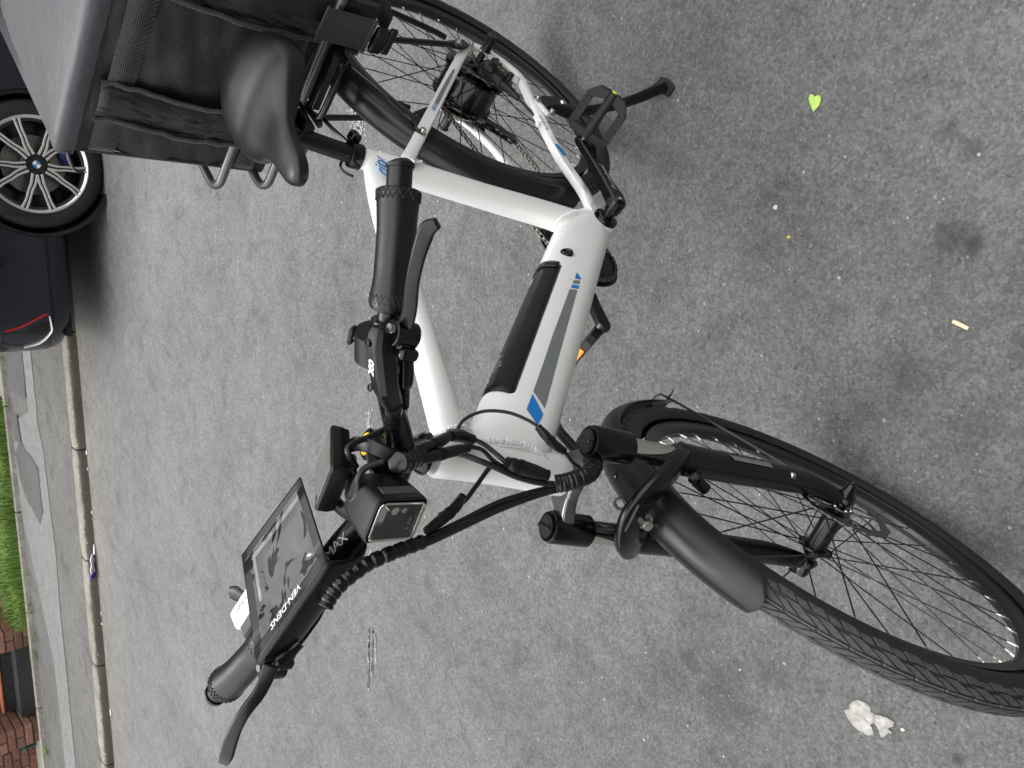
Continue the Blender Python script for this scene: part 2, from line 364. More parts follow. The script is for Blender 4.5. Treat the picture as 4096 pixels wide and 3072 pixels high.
flatbar(fr, SSL, [.0120, .0112, .0105, .0100], [.009, .008, .0078, .007], 4)
flatbar(fr, [Vector((p.x, -p.y, p.z)) for p in SSL], [.0120, .0112, .0105, .0100], [.009, .008, .0078, .007], 4)
fr.tube([B(.322, -.022, .345), B(.322, .022, .345)], .007, 12)
for sg in (1, -1):
    cs = [B(.445, .028, -.03), B(.40, .042, -.028), B(.30, .053, -.022), B(.16, .066, -.045), B(.085, .074, -.058)]
    if sg < 0: cs = [B(.445, -.028, -.03), B(.38, -.045, -.03), B(.25, -.06, -.035), B(.12, -.07, -.045), B(.05, -.075, -.035)]
    flatbar(fr, cs, [.0125, .0115, .0105, .0105, .0105], [.0085, .0085, .0085, .008, .007], 5)
# left yoke for the brake, right plate
yk = [B(.095, .074, -.056), B(.055, .0765, -.062), B(.018, .0775, -.045), B(-.008, .0775, -.022), B(-.024, .076, .004), B(-.024, .075, .03)]
flatbar(fr, yk, [.010, .0085, .008, .010, .010, .008], [.006, .006, .0055, .005, .005, .005], 5)
for P in (B(.062, .0775, -.052), B(.002, .0785, -.018)): fr.tube([P + Vector((.008, -.008, .008)), P + Vector((.006, .005, .008))], .008, 12)
flatbar(fr, [B(.06, -.074, -.036), B(.02, -.077, -.02), B(-.012, -.077, 0), B(-.026, -.075, .028)], [.011, .012, .013, .009], .0045, 4)
fr.lathe([(0, .004), (.012, .004), (.012, -.004), (0, -.004)], B(-.003, .079, -.002), (0, 1, 0), 20)
# cable boss on chainstay, kickstand plate
fr.ball(B(.218, .0665, -.012), .0065, 6); fr.box(B(.17, .0775, -.053), (.052, .009, .016), ch=.003)
frame = part('frame', fr, 'white', angle=45)
# welds
wl = MB()
def weld(mb, P, r=.0034, n=26):
    P = catmull(P, 8); Ls = [0]
    for i in range(1, len(P)): Ls.append(Ls[-1] + (P[i] - P[i - 1]).length)
    for k in range(n):
        d = Ls[-1] * k / (n - 1); i = max(j for j in range(len(P)) if Ls[j] <= d + 1e-9); i = min(i, len(P) - 2)
        c = P[i].lerp(P[i + 1], (d - Ls[i]) / max(1e-9, Ls[i + 1] - Ls[i])); t = (P[i + 1] - P[i]).normalized()
        T = Matrix.Translation(c + Vector((R.uniform(-.0004, .0004), 0, R.uniform(-.0004, .0004)))) @ t.to_track_quat('X', 'Z').to_matrix().to_4x4()
        mb.ball((0, 0, 0), r * R.uniform(.9, 1.1), 5, (.55, 1.15, .8), T)
def dtring(s, a0, a1, k=.001, n=9, ds=lambda a: 0): return [dt_pt(s + ds(a0 + (a1 - a0) * i / n), a0 + (a1 - a0) * i / n, k) for i in range(n + 1)]
weld(wl, dtring(.992, radians(-40), radians(100), .0008, 12), .0046, 38)
weld(wl, [B(.492, .020, .118), B(.482, .026, .105), B(.468, .030, .085), B(.455, .033, .055), B(.446, .0345, .02), B(.447, .036, -.012)], .0030, 26)
weld(wl, [B(.352, .008, .437), B(.350, .019, .425), B(.344, .022, .405), B(.335, .020, .39)], .0028, 14)
weld(wl, [B(.873, .01, .607), B(.872, .0215, .592), B(.875, .022, .575), B(.878, .015, .562)], .0026, 12)
weld(wl, [B(.345, .030, .372), B(.350, .0315, .356), B(.347, .030, .345)], .0024, 8)
wo_ = obj('weld_bead', wl, 'weld', frame); wo_['kind'] = 'stuff'
# battery
bt = MB(); rings = []
b0, b1 = S0 + .003, S1 - .003
nb = 26
for i in range(61):
    s = b0 + (b1 - b0) * i / 60; ring = []
    e = min(1, min(i, 60 - i) / 1.5)
    for k in range(nb + 1):
        a = A0 + .022 + (A1 - A0 - .044) * k / nb; ed = min(1, min(k, nb - k) / 1.0)
        ring.append(dt_pt(s, a, -.0042 + .0042 * min(e, ed) + .0006))
    for k in range(nb, -1, -1):
        a = A0 + .035 + (A1 - A0 - .07) * k / nb; ring.append(dt_pt(s, a, -.012))
    rings.append(ring)
bt.loft(rings); batt = part('battery', bt, 'black', angle=50)
# battery latch block at its low end, labels
lb = MB()
def patch(mb, s0, s1, a0, a1, k, nu=6, nv=4): mb.grid(lambda u, v: dt_pt(s0 + (s1 - s0) * u, a0 + (a1 - a0) * v, k), nu, nv)
lt = MB(); patch(lt, b0 + .002, b0 + .03, A0 + .1, A1 - .1, .0012, 3, 20); obj('battery_latch', lt, 'blackgloss', batt, solid=.0015)
patch(lb, S1 - .15, S1 - .02, radians(70), radians(135), .0012); obj('rating_label', lb, 'label', batt, label='dark rating label with small white print')
st_ = MB(); patch(st_, S0 + .06, S0 + .095, radians(88), radians(122), .0012); obj('sticker', st_, 'bluelabel', batt, label='pale blue bar-coded sticker')
pr_ = MB()
def dt_text(txt, size, s, a, k=.0013):       # prints wrapped on the tube: letters run across the tube
    mb = textmesh(txt, size); return MB().add([dt_pt(s - p.y / DL, a + p.x / .041, k) for p in mb.v], mb.f)
for j, (t_, z_) in enumerate([('LITHIUM-ION', .006), ('36V  10.4Ah  374Wh', .0036), ('BATTERY PACK RECHARGEABLE', .003), ('KEEP AWAY FROM FIRE AND WATER', .003), ('DO NOT OPEN OR CRUSH', .003)]):
    q = dt_text(t_, z_, S1 - .128 + j * .0135, radians(102)); pr_.add(q.v, q.f)
q = dt_text('CE', .009, S1 - .045, radians(92)); pr_.add(q.v, q.f)
obj('label_print', pr_, 'whiteprint', batt, smooth=False)
# key lock
kp = dt_pt(.298, radians(31), .0); kn = Vector((-.35, .86, .38)).normalized()
kl = MB(); kl.lathe([(.0068, .0008), (.0078, .0032), (.0108, .0032), (.0118, .0018), (.012, -.002)], kp, kn, 28); kk = part('key_lock', kl, 'blackgloss')
kl = MB(); kl.lathe([(0, .0012), (.0072, .0012), (.0075, .0)], kp, kn, 20); obj('lock_face', kl, 'blackmat', kk)
# ---- decals on the down tube's left side, given as (x, z) outlines in the frame plane
def side_y(x, z, k=.0007):
    d = Vector((x, 0, z)) - DA; s = d.dot(DT_) / DL; n_ = d.dot(DN); w, h = dtw(s) + k, dth(s, n_ > 0) + k
    return w * (max(0, 1 - abs(n_ / h) ** PE)) ** (1 / PE)
def side_strip(ea, eb, mt, name='decal', rows=5, cols=10, yf=side_y):
    mb = MB()
    def ed(E, t):
        x = t * (len(E) - 1); i = min(int(x), len(E) - 2); f = x - i; return (E[i][0] * (1 - f) + E[i + 1][0] * f, E[i][1] * (1 - f) + E[i + 1][1] * f)
    def fn(u, v):
        a, b = ed(ea, u), ed(eb, u); x, z = a[0] * (1 - v) + b[0] * v, a[1] * (1 - v) + b[1] * v; return B(x, yf(x, z), z)
    mb.grid(fn, cols, rows); return obj(name, mb, mt, frame)
side_strip([(.6195, .1688), (.6334, .1838)], [(.6218, .1676), (.6287, .1675), (.6362, .1699)], 'blue')
side_strip([(.6368, .1897), (.6438, .1984)], [(.6391, .1754), (.647, .1831)], 'greydecal')
side_strip([(.6475, .2023), (.6547, .2117)], [(.6504, .1868), (.6579, .1951)], 'blue')
side_strip([(.6574, .2166), (.7108, .2803), (.7487, .3262), (.8007, .3866), (.8474, .442)], [(.6609, .2), (.7314, .2795), (.797, .3528), (.8357, .3955), (.8778, .4422)], 'greydecal', cols=24)
side_strip([(.8511, .4464), (.8728, .4722)], [(.886, .4505), (.9, .4704)], 'blue')
def stay_y(x, z): return .0745 + (x + .022) / .37 * (.028 - .0745) + .0094
side_strip([(.0809, .1354), (.136, .1885), (.1933, .2404)], [(.0844, .1327), (.141, .1835), (.1995, .2358)], 'greydecal', yf=stay_y)
for (q1, q2, q3, q4, c_) in [((.1966, .2451), (.2065, .2422), (.1949, .2416), (.2049, .2392), 'blue'), ((.2037, .2518), (.2136, .2491), (.2012, .2488), (.2111, .246), 'greydecal'), ((.2107, .2583), (.2195, .2552), (.2082, .2552), (.217, .2517), 'blue')]:
    side_strip([q1, q2], [q3, q4], c_, yf=stay_y, rows=1, cols=2)
tx = Vector((-.0318, 0, -.0125)).normalized()
text_on('city_print', 'city', .034, B(.370, .0262, .437), Vector((-.93, .0, -.36)), Vector((-.36, .0, .93)), 'blue', frame, shear=.35, offset=.0006)
text_on('stay_print', 'hybrid', .0165, B(.212, .0705, -.0285), Vector((1, -.09, .10)), Vector((-.10, .05, 1)), 'blue', frame, shear=.35)
mb = MB(); mb.box(B(.292, .0636, -.0245), (.034, .0006, .010), ch=0); obj('decal', mb, 'blue', frame)

# ---- seat post, collar, saddle ----
sp = MB(); sdir = (B(.268, 0, .575) - B(.3105, 0, .452)).normalized()
sp.tube([B(.3105, 0, .452), B(.2735, 0, .556)], .0152, 20); seatpost = part('seatpost', sp, 'black')
co = MB(); co.lathe([(.0160, .006), (.0205, .005), (.0215, .003), (.0215, -.013), (.0205, -.0145), (.019, -.0145)], B(.3105, 0, .452), sdir, 28)
co.box(B(.296, .0, .448), (.014, .02, .014), ch=.002); collar = part('seat_clamp', co, 'blackgloss')
lv = MB(); lv.tube([B(.298, -.012, .455), B(.306, -.026, .462), B(.318, -.030, .458), B(.326, -.031, .445)], [.005, .005, .0045, .005], 8, 4, flat=.5); lv.tube([B(.290, -.012, .456), B(.290, .024, .452)], .0042, 10); lv.tube([B(.290, .016, .452), B(.290, .03, .45)], .0085, 14)
obj('clamp_lever', lv, 'blackgloss', collar)
rb = MB(); rb.tube([B(.291, .018, .440), B(.289, .024, .455)], .0085, 14); obj('rack_bracket', rb, 'blackmetal', collar)
SO = [(.098, .0), (.103, .045), (.122, .078), (.150, .098), (.18, .106), (.212, .102), (.240, .086), (.266, .060), (.292, .042), (.318, .033), (.348, .029), (.370, .024), (.384, .013), (.388, 0)]
def halfw(x):
    for (xa, ya), (xb, yb) in zip(SO, SO[1:]):
        if xa <= x <= xb: return ya + (yb - ya) * (x - xa) / (xb - xa)
    return 0
sa = MB(); OUT = catmull([(x, y, 0) for x, y in SO] + [(x, -y, 0) for x, y in SO[-2:0:-1]], 4, True)
def top_z(x, yy): return .592 + .016 * max(0, (.2 - x) / .1) - .006 * math.exp(-((x - .26) / .05) ** 2)
rings = []
cxs = lambda P: max(.15, min(.36, P.x))
for fr_, dz in [(0, .0), (.08, 0), (.25, -.001), (.5, -.003), (.7, -.0075), (.85, -.015), (.94, -.024), (.985, -.035), (1.0, -.047), (.985, -.057), (.93, -.062), (.6, -.058), (.2, -.056), (0, -.056)]:
    ring = []
    for P in OUT:
        c = Vector((cxs(P), 0, 0)); q = c + (P - c) * fr_; q = Vector((q.x, q.y, 0))
        groove = 0; kd = 1 - .62 * min(1, max(0, (q.x - .205) / .09))
        ring.append(B(q.x, q.y - .003, top_z(q.x, q.y) + dz * kd + (groove if dz > -.01 else 0)))
    rings.append(ring)
sa.loft(rings, cap=False); saddle = part('saddle', sa, 'saddle', angle=60)
ss = MB(); flat_ = [(x * .90 + .018, y * .82) for x, y in SO]
ring = lambda f, z: [B(p.x, p.y * f - .003, z) for p in catmull([(x, y, 0) for x, y in flat_] + [(x, -y, 0) for x, y in flat_[-2:0:-1]], 3, True)]
ss.loft([ring(.92, .574), ring(.92, .568), ring(.8, .562)]); obj('saddle_base', ss, 'blackmat', saddle)
rl = MB()
for sg in (1, -1): rl.tube([B(.13, sg * .035, .535), B(.17, sg * .024, .520), B(.26, sg * .022, .522), B(.295, sg * .016, .545), B(.315, sg * .008, .566)], .0036, 8, 5)
rl.box(B(.262, -.003, .528), (.05, .06, .022), ch=.005); rl.box(B(.255, -.003, .547), (.04, .034, .03), ch=.006)
rl.tube([B(.15, .04, .53), B(.15, .04, .50)], .012, 12); rl.tube([B(.15, -.046, .53), B(.15, -.046, .50)], .012, 12)
obj('saddle_rails', rl, 'blackmetal', saddle)
# ---- rear fender, shared fender section ----
def fender_mb(r0, a0, a1, w, depth, c=Vector((0, 0, 0)), T=None, round_end=0, n=60, th=.0016):
    mb = MB(); rings = []
    def sec(a, k, rd):
        out = []
        for j in range(17):
            v = -1 + j / 8.0; y = w * (v if rd >= 1 else v * rd)
            f = abs(y) / w; r = r0 - depth * (f ** 2.6) - k; out.append(c + Vector((cos(a) * r, y, sin(a) * r)))
        return out
    for i in range(n + 1):
        a = a0 + (a1 - a0) * i / n; rd = 1.0
        if round_end:
            d = abs(a - a0) * r0; rd = 1.0 if d > round_end else sqrt(max(.0, 1 - ((round_end - d) / round_end) ** 2)) * .75 + .25
        rings.append(sec(a, 0, rd) + sec(a, th, rd)[::-1])
    mb.loft(rings)
    if T: mb.xf(T)
    return mb
part('rear_fender', fender_mb(.388, radians(-8), radians(172), .030, .017, UP, n=80), 'fender')
# ---- wheels ----
def ring_prof(mb, prof, n=120): mb.lathe(prof, (0, 0, 0), (0, 1, 0), n)
def make_wheel(name, T, hub_r, flange_r, flange_y, cross, fronttread):
    rm = MB(); ring_prof(rm, [(.2955, -.004), (.2955, .004), (.2995, .0085), (.3045, .0105), (.316, .0125), (.3165, .0135), (.3185, .0138), (.319, .0115), (.312, .010), (.312, -.010), (.319, -.0115), (.3185, -.0138), (.3165, -.0135), (.316, -.0125), (.3045, -.0105), (.2995, -.0085), (.2955, -.004)], 144)
    w = obj(name, rm, 'rim', bike); w.matrix_basis = T
    ty = MB(); prof = []
    RC, W = .345, .0245
    for j in range(25):
        t = -1 + j / 12.0; a = t * radians(138)
        rr = RC + .0245 * cos(a) - (.0005 if abs(a) < .9 else 0); yy = W * sin(a)
        prof.append((max(rr, .3175), yy if rr > .3175 else math.copysign(.0135, t)))
    ring_prof(ty, prof, 144); tyre = obj('tyre', ty, 'rubber', w, angle=60)
    td = MB(); NB = 58
    def tp(th, v, k):      # v: arc angle over the crown (rad)
        r = RC + (.0245 + k) * cos(v); y = (W + k) * sin(v); return Vector((r * cos(th), y, r * sin(th)))
    def blk(th0, th1, v0, v1, sk, k=.0016, nu=2, nv=3):
        g = lambda u, v, kk: tp(th0 + (th1 - th0) * u + sk * v, v0 + (v1 - v0) * v, kk)
        rings = [[g(0, j / nv, -.0006) for j in range(nv + 1)] + [g(1, j / nv, -.0006) for j in range(nv, -1, -1)], [g(.06, .04 + .92 * j / nv, k) for j in range(nv + 1)] + [g(.94, .04 + .92 * j / nv, k) for j in range(nv, -1, -1)]]
        n_ = len(rings[0]); vs = rings[0] + rings[1]; fs = [(i, (i + 1) % n_, n_ + (i + 1) % n_, n_ + i) for i in range(n_)]
        for j in range(nv): fs.append((n_ + j, n_ + j + 1, n_ + n_ - 2 - j, n_ + n_ - 1 - j))
        td.add(vs, fs)
    D = 2 * pi / NB
    for k in range(NB):
        t0 = k * D
        for sg in (1, -1):
            off = 0 if sg > 0 else D * .5
            blk(t0 + off, t0 + off + D * .50, sg * .13, sg * .62, D * .75, .0014, nv=3)
            blk(t0 + off + D * .58, t0 + off + D * .94, sg * .10, sg * .50, D * .55, .0013, nv=2)
            blk(t0 + off + D * .80, t0 + off + D * 1.30, sg * .68, sg * 1.02, D * .25, .0013, nv=2)
            blk(t0 + off + D * 1.36, t0 + off + D * 1.72, sg * .62, sg * .92, D * .22, .0012, nv=2)
        blk(t0 + .0, t0 + D * .97, -.055, .055, 0, .0015, nv=2)
    tr = obj('tread', td, 'tread', tyre, smooth=False)
    # spokes: four kinds, nine of each, shared meshes
    nip = MB(); 
    kinds = []
    for q in range(4):
        sg = 1 if q % 2 == 0 else -1; cr_ = cross * (1 if q < 2 else -1)
        a = Vector((.290, sg * .001, 0)); b = Vector((flange_r * cos(cr_), sg * (flange_y + (.002 if q < 2 else -.001)), flange_r * sin(cr_)))
        mb = MB(); mb.tube([b, a], .00115, 6); me = mesh('spoke', mb, 'spoke')
        d = (b - a).normalized(); nb_ = MB(); nb_.tube([a - d * .007, a + d * .001, a + d * .0015, a + d * .009], [.0018, .0018, .0014, .0011], 8); kinds.append((me, mesh('nipple', nb_, 'nipple')))
    for i in range(36):
        q = i % 4; ang = 2 * pi * i / 36 + .06
        for nm, me in zip(('spoke', 'nipple'), kinds[q]):
            o = bpy.data.objects.new(nm, me); C.objects.link(o); o.parent = w; o.rotation_euler = (0, -ang, 0)
    return w
TF = SM.copy()
front = make_wheel('front_wheel', TF @ Matrix.Rotation(.4, 4, (0, 1, 0)), .018, .024, .031, radians(58), True)
rear = make_wheel('rear_wheel', Matrix.Translation(UP) @ Matrix.Rotation(.13, 4, (0, 1, 0)), .06, .067, .030, radians(24), False)
Y1 = (0, 1, 0); O0 = (0, 0, 0)
# front hub + rotor
hb = MB(); hb.lathe([(0, .042), (.010, .042), (.012, .038), (.0175, .036), (.019, .034), (.0285, .0335), (.0285, .0305), (.018, .030), (.0165, .022), (.0162, -.022), (.018, -.030), (.0285, -.0305), (.0285, -.0335), (.016, -.036), (.010, -.05), (0, -.05)], O0, Y1, 36); obj('hub', hb, 'blackmetal', front)
def rotor_mb(y, r=.08):
    mb = MB(); n = 120
    def ringp(rf, yy): return [Vector((rf(2 * pi * k / n) * cos(2 * pi * k / n), yy, rf(2 * pi * k / n) * sin(2 * pi * k / n))) for k in range(n)]
    ro = lambda a: r + .0013 * cos(12 * a) * 1.0 + .0012 * (1 if cos(24 * a) > 0 else -1); ri = lambda a: r - .0135 - .0012 * cos(12 * a)
    a, b, c, d = ringp(ri, y - .001), ringp(ro, y - .001), ringp(ro, y + .001), ringp(ri, y + .001)
    mb.loft([a, b, c, d], closed_v=True)
    for k in range(6):
        a = 2 * pi * k / 6
        p = [Vector((rr * cos(a + t), y, rr * sin(a + t))) for rr, t in ((.020, 0), (.035, .12), (.052, .32), (.0685, .62))]
        mb.tube(p, [.0034, .0026, .0026, .0034], 6, 3, flat=.35, ref=(0, 1, 0)) if False else flatbar(mb, p, [.0036, .0026, .0026, .004], .0009, 3)
    mb.lathe([(.0135, -.001), (.0215, -.001), (.0215, .001), (.0135, .001), (.0135, -.001)], (0, y, 0), Y1, 36)
    return mb
def slots_mb(y, r=.08):      # dark drilled slots shown as shallow recess pieces along the band
    mb = MB()
    for k in range(36):
        a = 2 * pi * k / 36 + (k % 3) * .02; rr = r - .0045 - (k % 3) * .003
        T = Matrix.Rotation(-a, 4, 'Y') @ Matrix.Translation((rr, y, 0)) @ Matrix.Rotation(.6, 4, 'Y'); mb.box((0, 0, 0), (.0052, .0024, .0017), T)
    return mb
ro = obj('brake_disc', rotor_mb(.0465), 'rotor', front, angle=25); obj('disc_bolt', (lambda m: [m.lathe([(0, .0022), (.003, .002), (.0035, 0)], (.0175 * cos(a), .0478, .0175 * sin(a)), Y1, 10) for a in [2 * pi * k / 6 for k in range(6)]] and m)(MB()), 'nipple', front)
obj('disc_slots', slots_mb(.0465), 'blackgloss', front)
# rear motor hub, rotor, sprockets
mh = MB(); mh.lathe([(0, .052), (.022, .052), (.027, .048), (.045, .043), (.062, .040), (.066, .036), (.0715, .0345), (.0715, .030), (.0665, .028), (.065, .024), (.065, -.024), (.0665, -.028), (.0715, -.030), (.0715, -.0345), (.066, -.036), (.05, -.042), (.03, -.046), (0, -.046)], O0, Y1, 56); obj('motor_hub', mh, 'blackgloss', rear)
obj('brake_disc', rotor_mb(.0565), 'rotor', rear, angle=25); obj('disc_slots', slots_mb(.0565), 'blackgloss', rear)
sk = MB()
for i, r_ in enumerate((.057, .050, .044, .038, .033, .029, .026)):
    y = -.050 - i * .0038; n = int(r_ * 2 * pi / .0125); P = []
    for k in range(n * 2): rr = r_ + (.0025 if k % 2 else -.0025); a = pi * k / n; P.append((rr * cos(a), rr * sin(a)))
    sk.prism(P, .0016, Matrix.Translation((0, y, 0)) @ Matrix.Rotation(pi / 2, 4, 'X'))
obj('sprockets', sk, 'chain', rear, smooth=False)
# axle nuts and caps (rear)
for sg in (1, -1):
    mb = MB(); y0 = .084 * sg; mb.lathe([(0, .036 * sg), (.0105, .036 * sg), (.0125, .034 * sg), (.0125, .031 * sg), (.0105, .029 * sg), (.0105, .004 * sg), (.013, 0), (0, 0)], B(-.006, y0, 0), Y1, 24); part('axle_cap', mb, 'blackmat')
# ---- crankset ----
BBc = B(.47, 0, -.038)
cw = MB(); nT = 42; P = []
for k in range(nT * 4):
    a = 2 * pi * k / (nT * 4); P.append(((.0845 + (.0042, .0042, -.001, -.001)[k % 4]) * cos(a), (.0845 + (.0042, .0042, -.001, -.001)[k % 4]) * sin(a)))
TCR = Matrix.Translation(BBc + Vector((0, -.0475, 0))) @ Matrix.Rotation(pi / 2, 4, 'X')
cw.prism(P, .0022, TCR); cw.lathe([(.0, .003), (.066, .003), (.069, .001), (.069, -.003)], BBc + Vector((0, -.0475, 0)), Y1, 48)
ch = part('chainring', cw, 'blackmat', angle=30)
gd = MB(); gd.lathe([(.030, 0), (.0935, 0), (.0945, -.0012), (.0935, -.0024), (.03, -.0024)], BBc + Vector((0, -.054, 0)), Y1, 72); obj('chain_guard', gd, 'blackmat', ch)
cpn = MB(); cpn.lathe([(0, .010), (.019, .010), (.0205, .008), (.0245, .0075), (.0255, .005), (.0255, 0)], BBc + Vector((0, .0365, 0)), Y1, 32); cpn.lathe([(0, .03), (.012, .03), (.012, .005)], BBc + Vector((0, .0365, 0)), Y1, 24); part('bottom_bracket_cup', cpn, 'blackgloss')
def crank(sg, tip, lab):
    hub_ = Vector((.47, sg * .078, -.038)) + UP; tip = Vector(tip) + UP; mb = MB()
    d = (tip - hub_).normalized(); rings = []
    P = [hub_ - d * .014, hub_ - d * .006, hub_ + d * .012, hub_.lerp(tip, .35), hub_.lerp(tip, .7), tip - d * .012, tip + d * .004, tip + d * .0135]
    flatbar(mb, P, [.009, .0155, .0185, .0135, .0125, .0145, .0145, .009], [.009, .0115, .0125, .0105, .0085, .0080, .0075, .0065], 3)
    mb.lathe([(0, -.02 * sg), (.0155, -.02 * sg), (.0165, -.012 * sg), (.0165, 0)], hub_, Y1, 24)
    c_ = part('crank_arm', mb, 'blackmetal', label=lab, angle=30)
    bb_ = MB(); bb_.lathe([(0, .0008 * sg), (.005, .0008 * sg), (.0055, .0022 * sg), (.0105, .0022 * sg), (.012, 0)], hub_ + Vector((0, .0115 * sg, 0)), Y1, 22); obj('crank_bolt', bb_, 'blackgloss', c_)
    b2 = MB(); b2.lathe([(0, .0025 * sg), (.0042, .0025 * sg), (.0048, .0012 * sg)], hub_ + Vector((0, .0115 * sg, 0)), Y1, 6); obj('bolt_head', b2, 'nipple', c_)
    return c_, hub_, tip, d
cl_, h1, t1, d1 = crank(1, (.303, .096, -.055), 'left crank arm with silver lettering')
cr2, h2, t2, d2 = crank(-1, (.635, -.088, -.002), 'right crank arm')
text_on('crank_print', 'Prowheel', .017, h1.lerp(t1, .33) + Vector((0, .0128, 0)), d1, Vector((-d1.z, 0, d1.x)) * -1, 'silverpaint', cl_, shear=.3)
def pedal(tip, sg, alpha, lab, cyoff=.012, refl=True):
    e = Vector((cos(alpha), 0, sin(alpha))); y = Vector((0, sg, 0)); n_ = e.cross(y); T = Matrix((e, y, n_)).transposed().to_4x4(); T.translation = tip + y * cyoff
    mb = MB(); Lh, Wh = .100, .047
    out = [(-Wh + .012, 0), (Wh - .012, 0), (Wh, .014), (Wh, Lh - .022), (Wh - .016, Lh - .002), (.014, Lh + .004), (-.014, Lh + .004), (-Wh + .016, Lh - .002), (-Wh, Lh - .022), (-Wh, .014)]
    def inset(i0, i1, y0, y1):  # window
        return [(i0, y0), (i1, y0), (i1, y1), (i0, y1)]
    z = .0075
    # rails
    for sgx in (1, -1):
        mb.prism([(sgx * Wh, .012), (sgx * Wh, Lh - .022), (sgx * (Wh - .017), Lh - .027), (sgx * (Wh - .017), .020)], 2 * z, T @ Matrix.Translation((0, 0, -z)))
        mb.prism([(sgx * .006, 0), (sgx * (Wh - .010), 0), (sgx * Wh, .0125), (sgx * (Wh - .009), .0165), (sgx * .006, .016)], 2 * z, T @ Matrix.Translation((0, 0, -z)))
        mb.prism([(sgx * .008, Lh - .014), (sgx * (Wh - .009), Lh - .0265), (sgx * Wh, Lh - .0225), (sgx * (Wh - .018), Lh + .001), (sgx * .008, Lh + .004)], 2 * z, T @ Matrix.Translation((0, 0, -z)))
        for yy in (.02, .045, .07):
            for zz in (z, -z): mb.lathe([(0, .0022 if zz > 0 else -.0022), (.0012, .0022 if zz > 0 else -.0022), (.0022, 0)], T @ Vector((sgx * (Wh - .005), yy, zz)), n_, 8)
    mb.tube([T @ Vector((0, 0, 0)), T @ Vector((0, .03, 0)), T @ Vector((0, .06, 0)), T @ Vector((0, Lh + .003, 0))], [.0115, .0105, .0095, .0095], 14)
    p_ = part('pedal', mb, 'pedalgrey', label=lab, bevel=.0006)
    a_ = MB(); a_.tube([tip - y * .006, T @ Vector((0, .004, 0))], .0062, 12); obj('pedal_axle', a_, 'steel', p_)
    c_ = MB(); c_.lathe([(0, .002), (.004, .0015), (.0055, 0)], T @ Vector((0, Lh + .0042, 0)), y, 16); obj('end_cap', c_, 'lime', p_)
    r_ = MB()
    for sgx in ((1, -1) if refl else ()): r_.box((sgx * (Wh + .0012), .047, 0), (.003, .03, .010), T, ch=.0008)
    if refl: obj('reflector', r_, 'orange', p_)
    return p_
pedal(t1, 1, radians(-38), 'left platform pedal, outermost, with lime end cap', refl=False)
pedal(t2, -1, radians(62), 'right platform pedal with orange reflector')
# chain: upper and lower run, links as one piece of stuff
chn = MB(); yc = -.0565
pts = []
rc, rs = .0845, .040
up0, up1 = Vector((.47, -.0475, -.038 + rc)), Vector((0.004, -.062, rs)); 
path = [Vector((0.004, -.062, rs))]
for k in range(1, 40): path.append(up1.lerp(up0, k / 40))
for k in range(0, 25): a = pi / 2 - pi * k / 24; path.append(Vector((.47 + rc * cos(a), -.0475, -.038 + rc * sin(a))))
low0, low1 = Vector((.47, -.0475, -.038 - rc)), Vector((.10, -.06, -.118))
for k in range(1, 32): path.append(low0.lerp(low1, k / 32))
path += [Vector(p) for p in [(.085, -.061, -.125), (.07, -.061, -.118), (.055, -.061, -.098), (.045, -.061, -.075), (.032, -.061, -.062), (.012, -.062, -.055), (-.008, -.062, -.044), (-.028, -.062, -.03), (-.038, -.062, -.005), (-.034, -.062, .02), (-.016, -.062, .036)]]
cum = [0]
for i in range(1, len(path)): cum.append(cum[-1] + (path[i] - path[i - 1]).length)
def at(d):
    d = d % cum[-1]
    for i in range(1, len(path)):
        if cum[i] >= d: f = (d - cum[i - 1]) / max(1e-9, cum[i] - cum[i - 1]); return path[i - 1].lerp(path[i], f)
    return path[-1]
nl = int(cum[-1] / .0127); pit = cum[-1] / nl
for k in range(nl):
    a, b = at(k * pit), at((k + 1) * pit); c = (a + b) / 2 + UP; t = (b - a); 
    if t.length < 1e-6: continue
    t.normalize(); u = Vector((0, 1, 0)); w_ = t.cross(u).normalized(); T = Matrix((t, u, w_)).transposed().to_4x4(); T.translation = c
    g = .0034 if k % 2 else .0022
    for sg in (1, -1):
        poly = [(-.009, 0), (-.0075, .0036), (-.003, .0028), (.003, .0028), (.0075, .0036), (.009, 0), (.0075, -.0036), (.003, -.0028), (-.003, -.0028), (-.0075, -.0036)]
        chn.prism(poly, .0009, T @ Matrix.Translation((0, sg * g, 0)) @ Matrix.Rotation(pi / 2, 4, 'X'))
    chn.tube([T @ Vector((-.00635, -.0042, 0)), T @ Vector((-.00635, .0042, 0))], .0026, 6)
co_ = part('chain', chn, 'chain', smooth=False); co_['kind'] = 'stuff'
# derailleur
dr = MB(); flatbar(dr, [B(.0, -.082, -.02), B(.012, -.088, -.045), B(.03, -.086, -.062)], .012, .006, 4); dr.box(B(.03, -.082, -.06), (.035, .02, .026), ch=.005)
flatbar(dr, [B(.03, -.068, -.062), B(.058, -.068, -.092), B(.088, -.068, -.122)], [.011, .009, .010], .0016, 4); flatbar(dr, [B(.03, -.054, -.062), B(.058, -.054, -.092), B(.088, -.054, -.122)], [.011, .009, .010], .0016, 4)
for c_ in (B(.045, 0, -.075), B(.084, 0, -.118)): dr.lathe([(0, -.056), (.009, -.056), (.0125, -.058), (.0125, -.064), (.009, -.066), (0, -.066)], c_, Y1, 14)
part('derailleur', dr, 'blackmat')
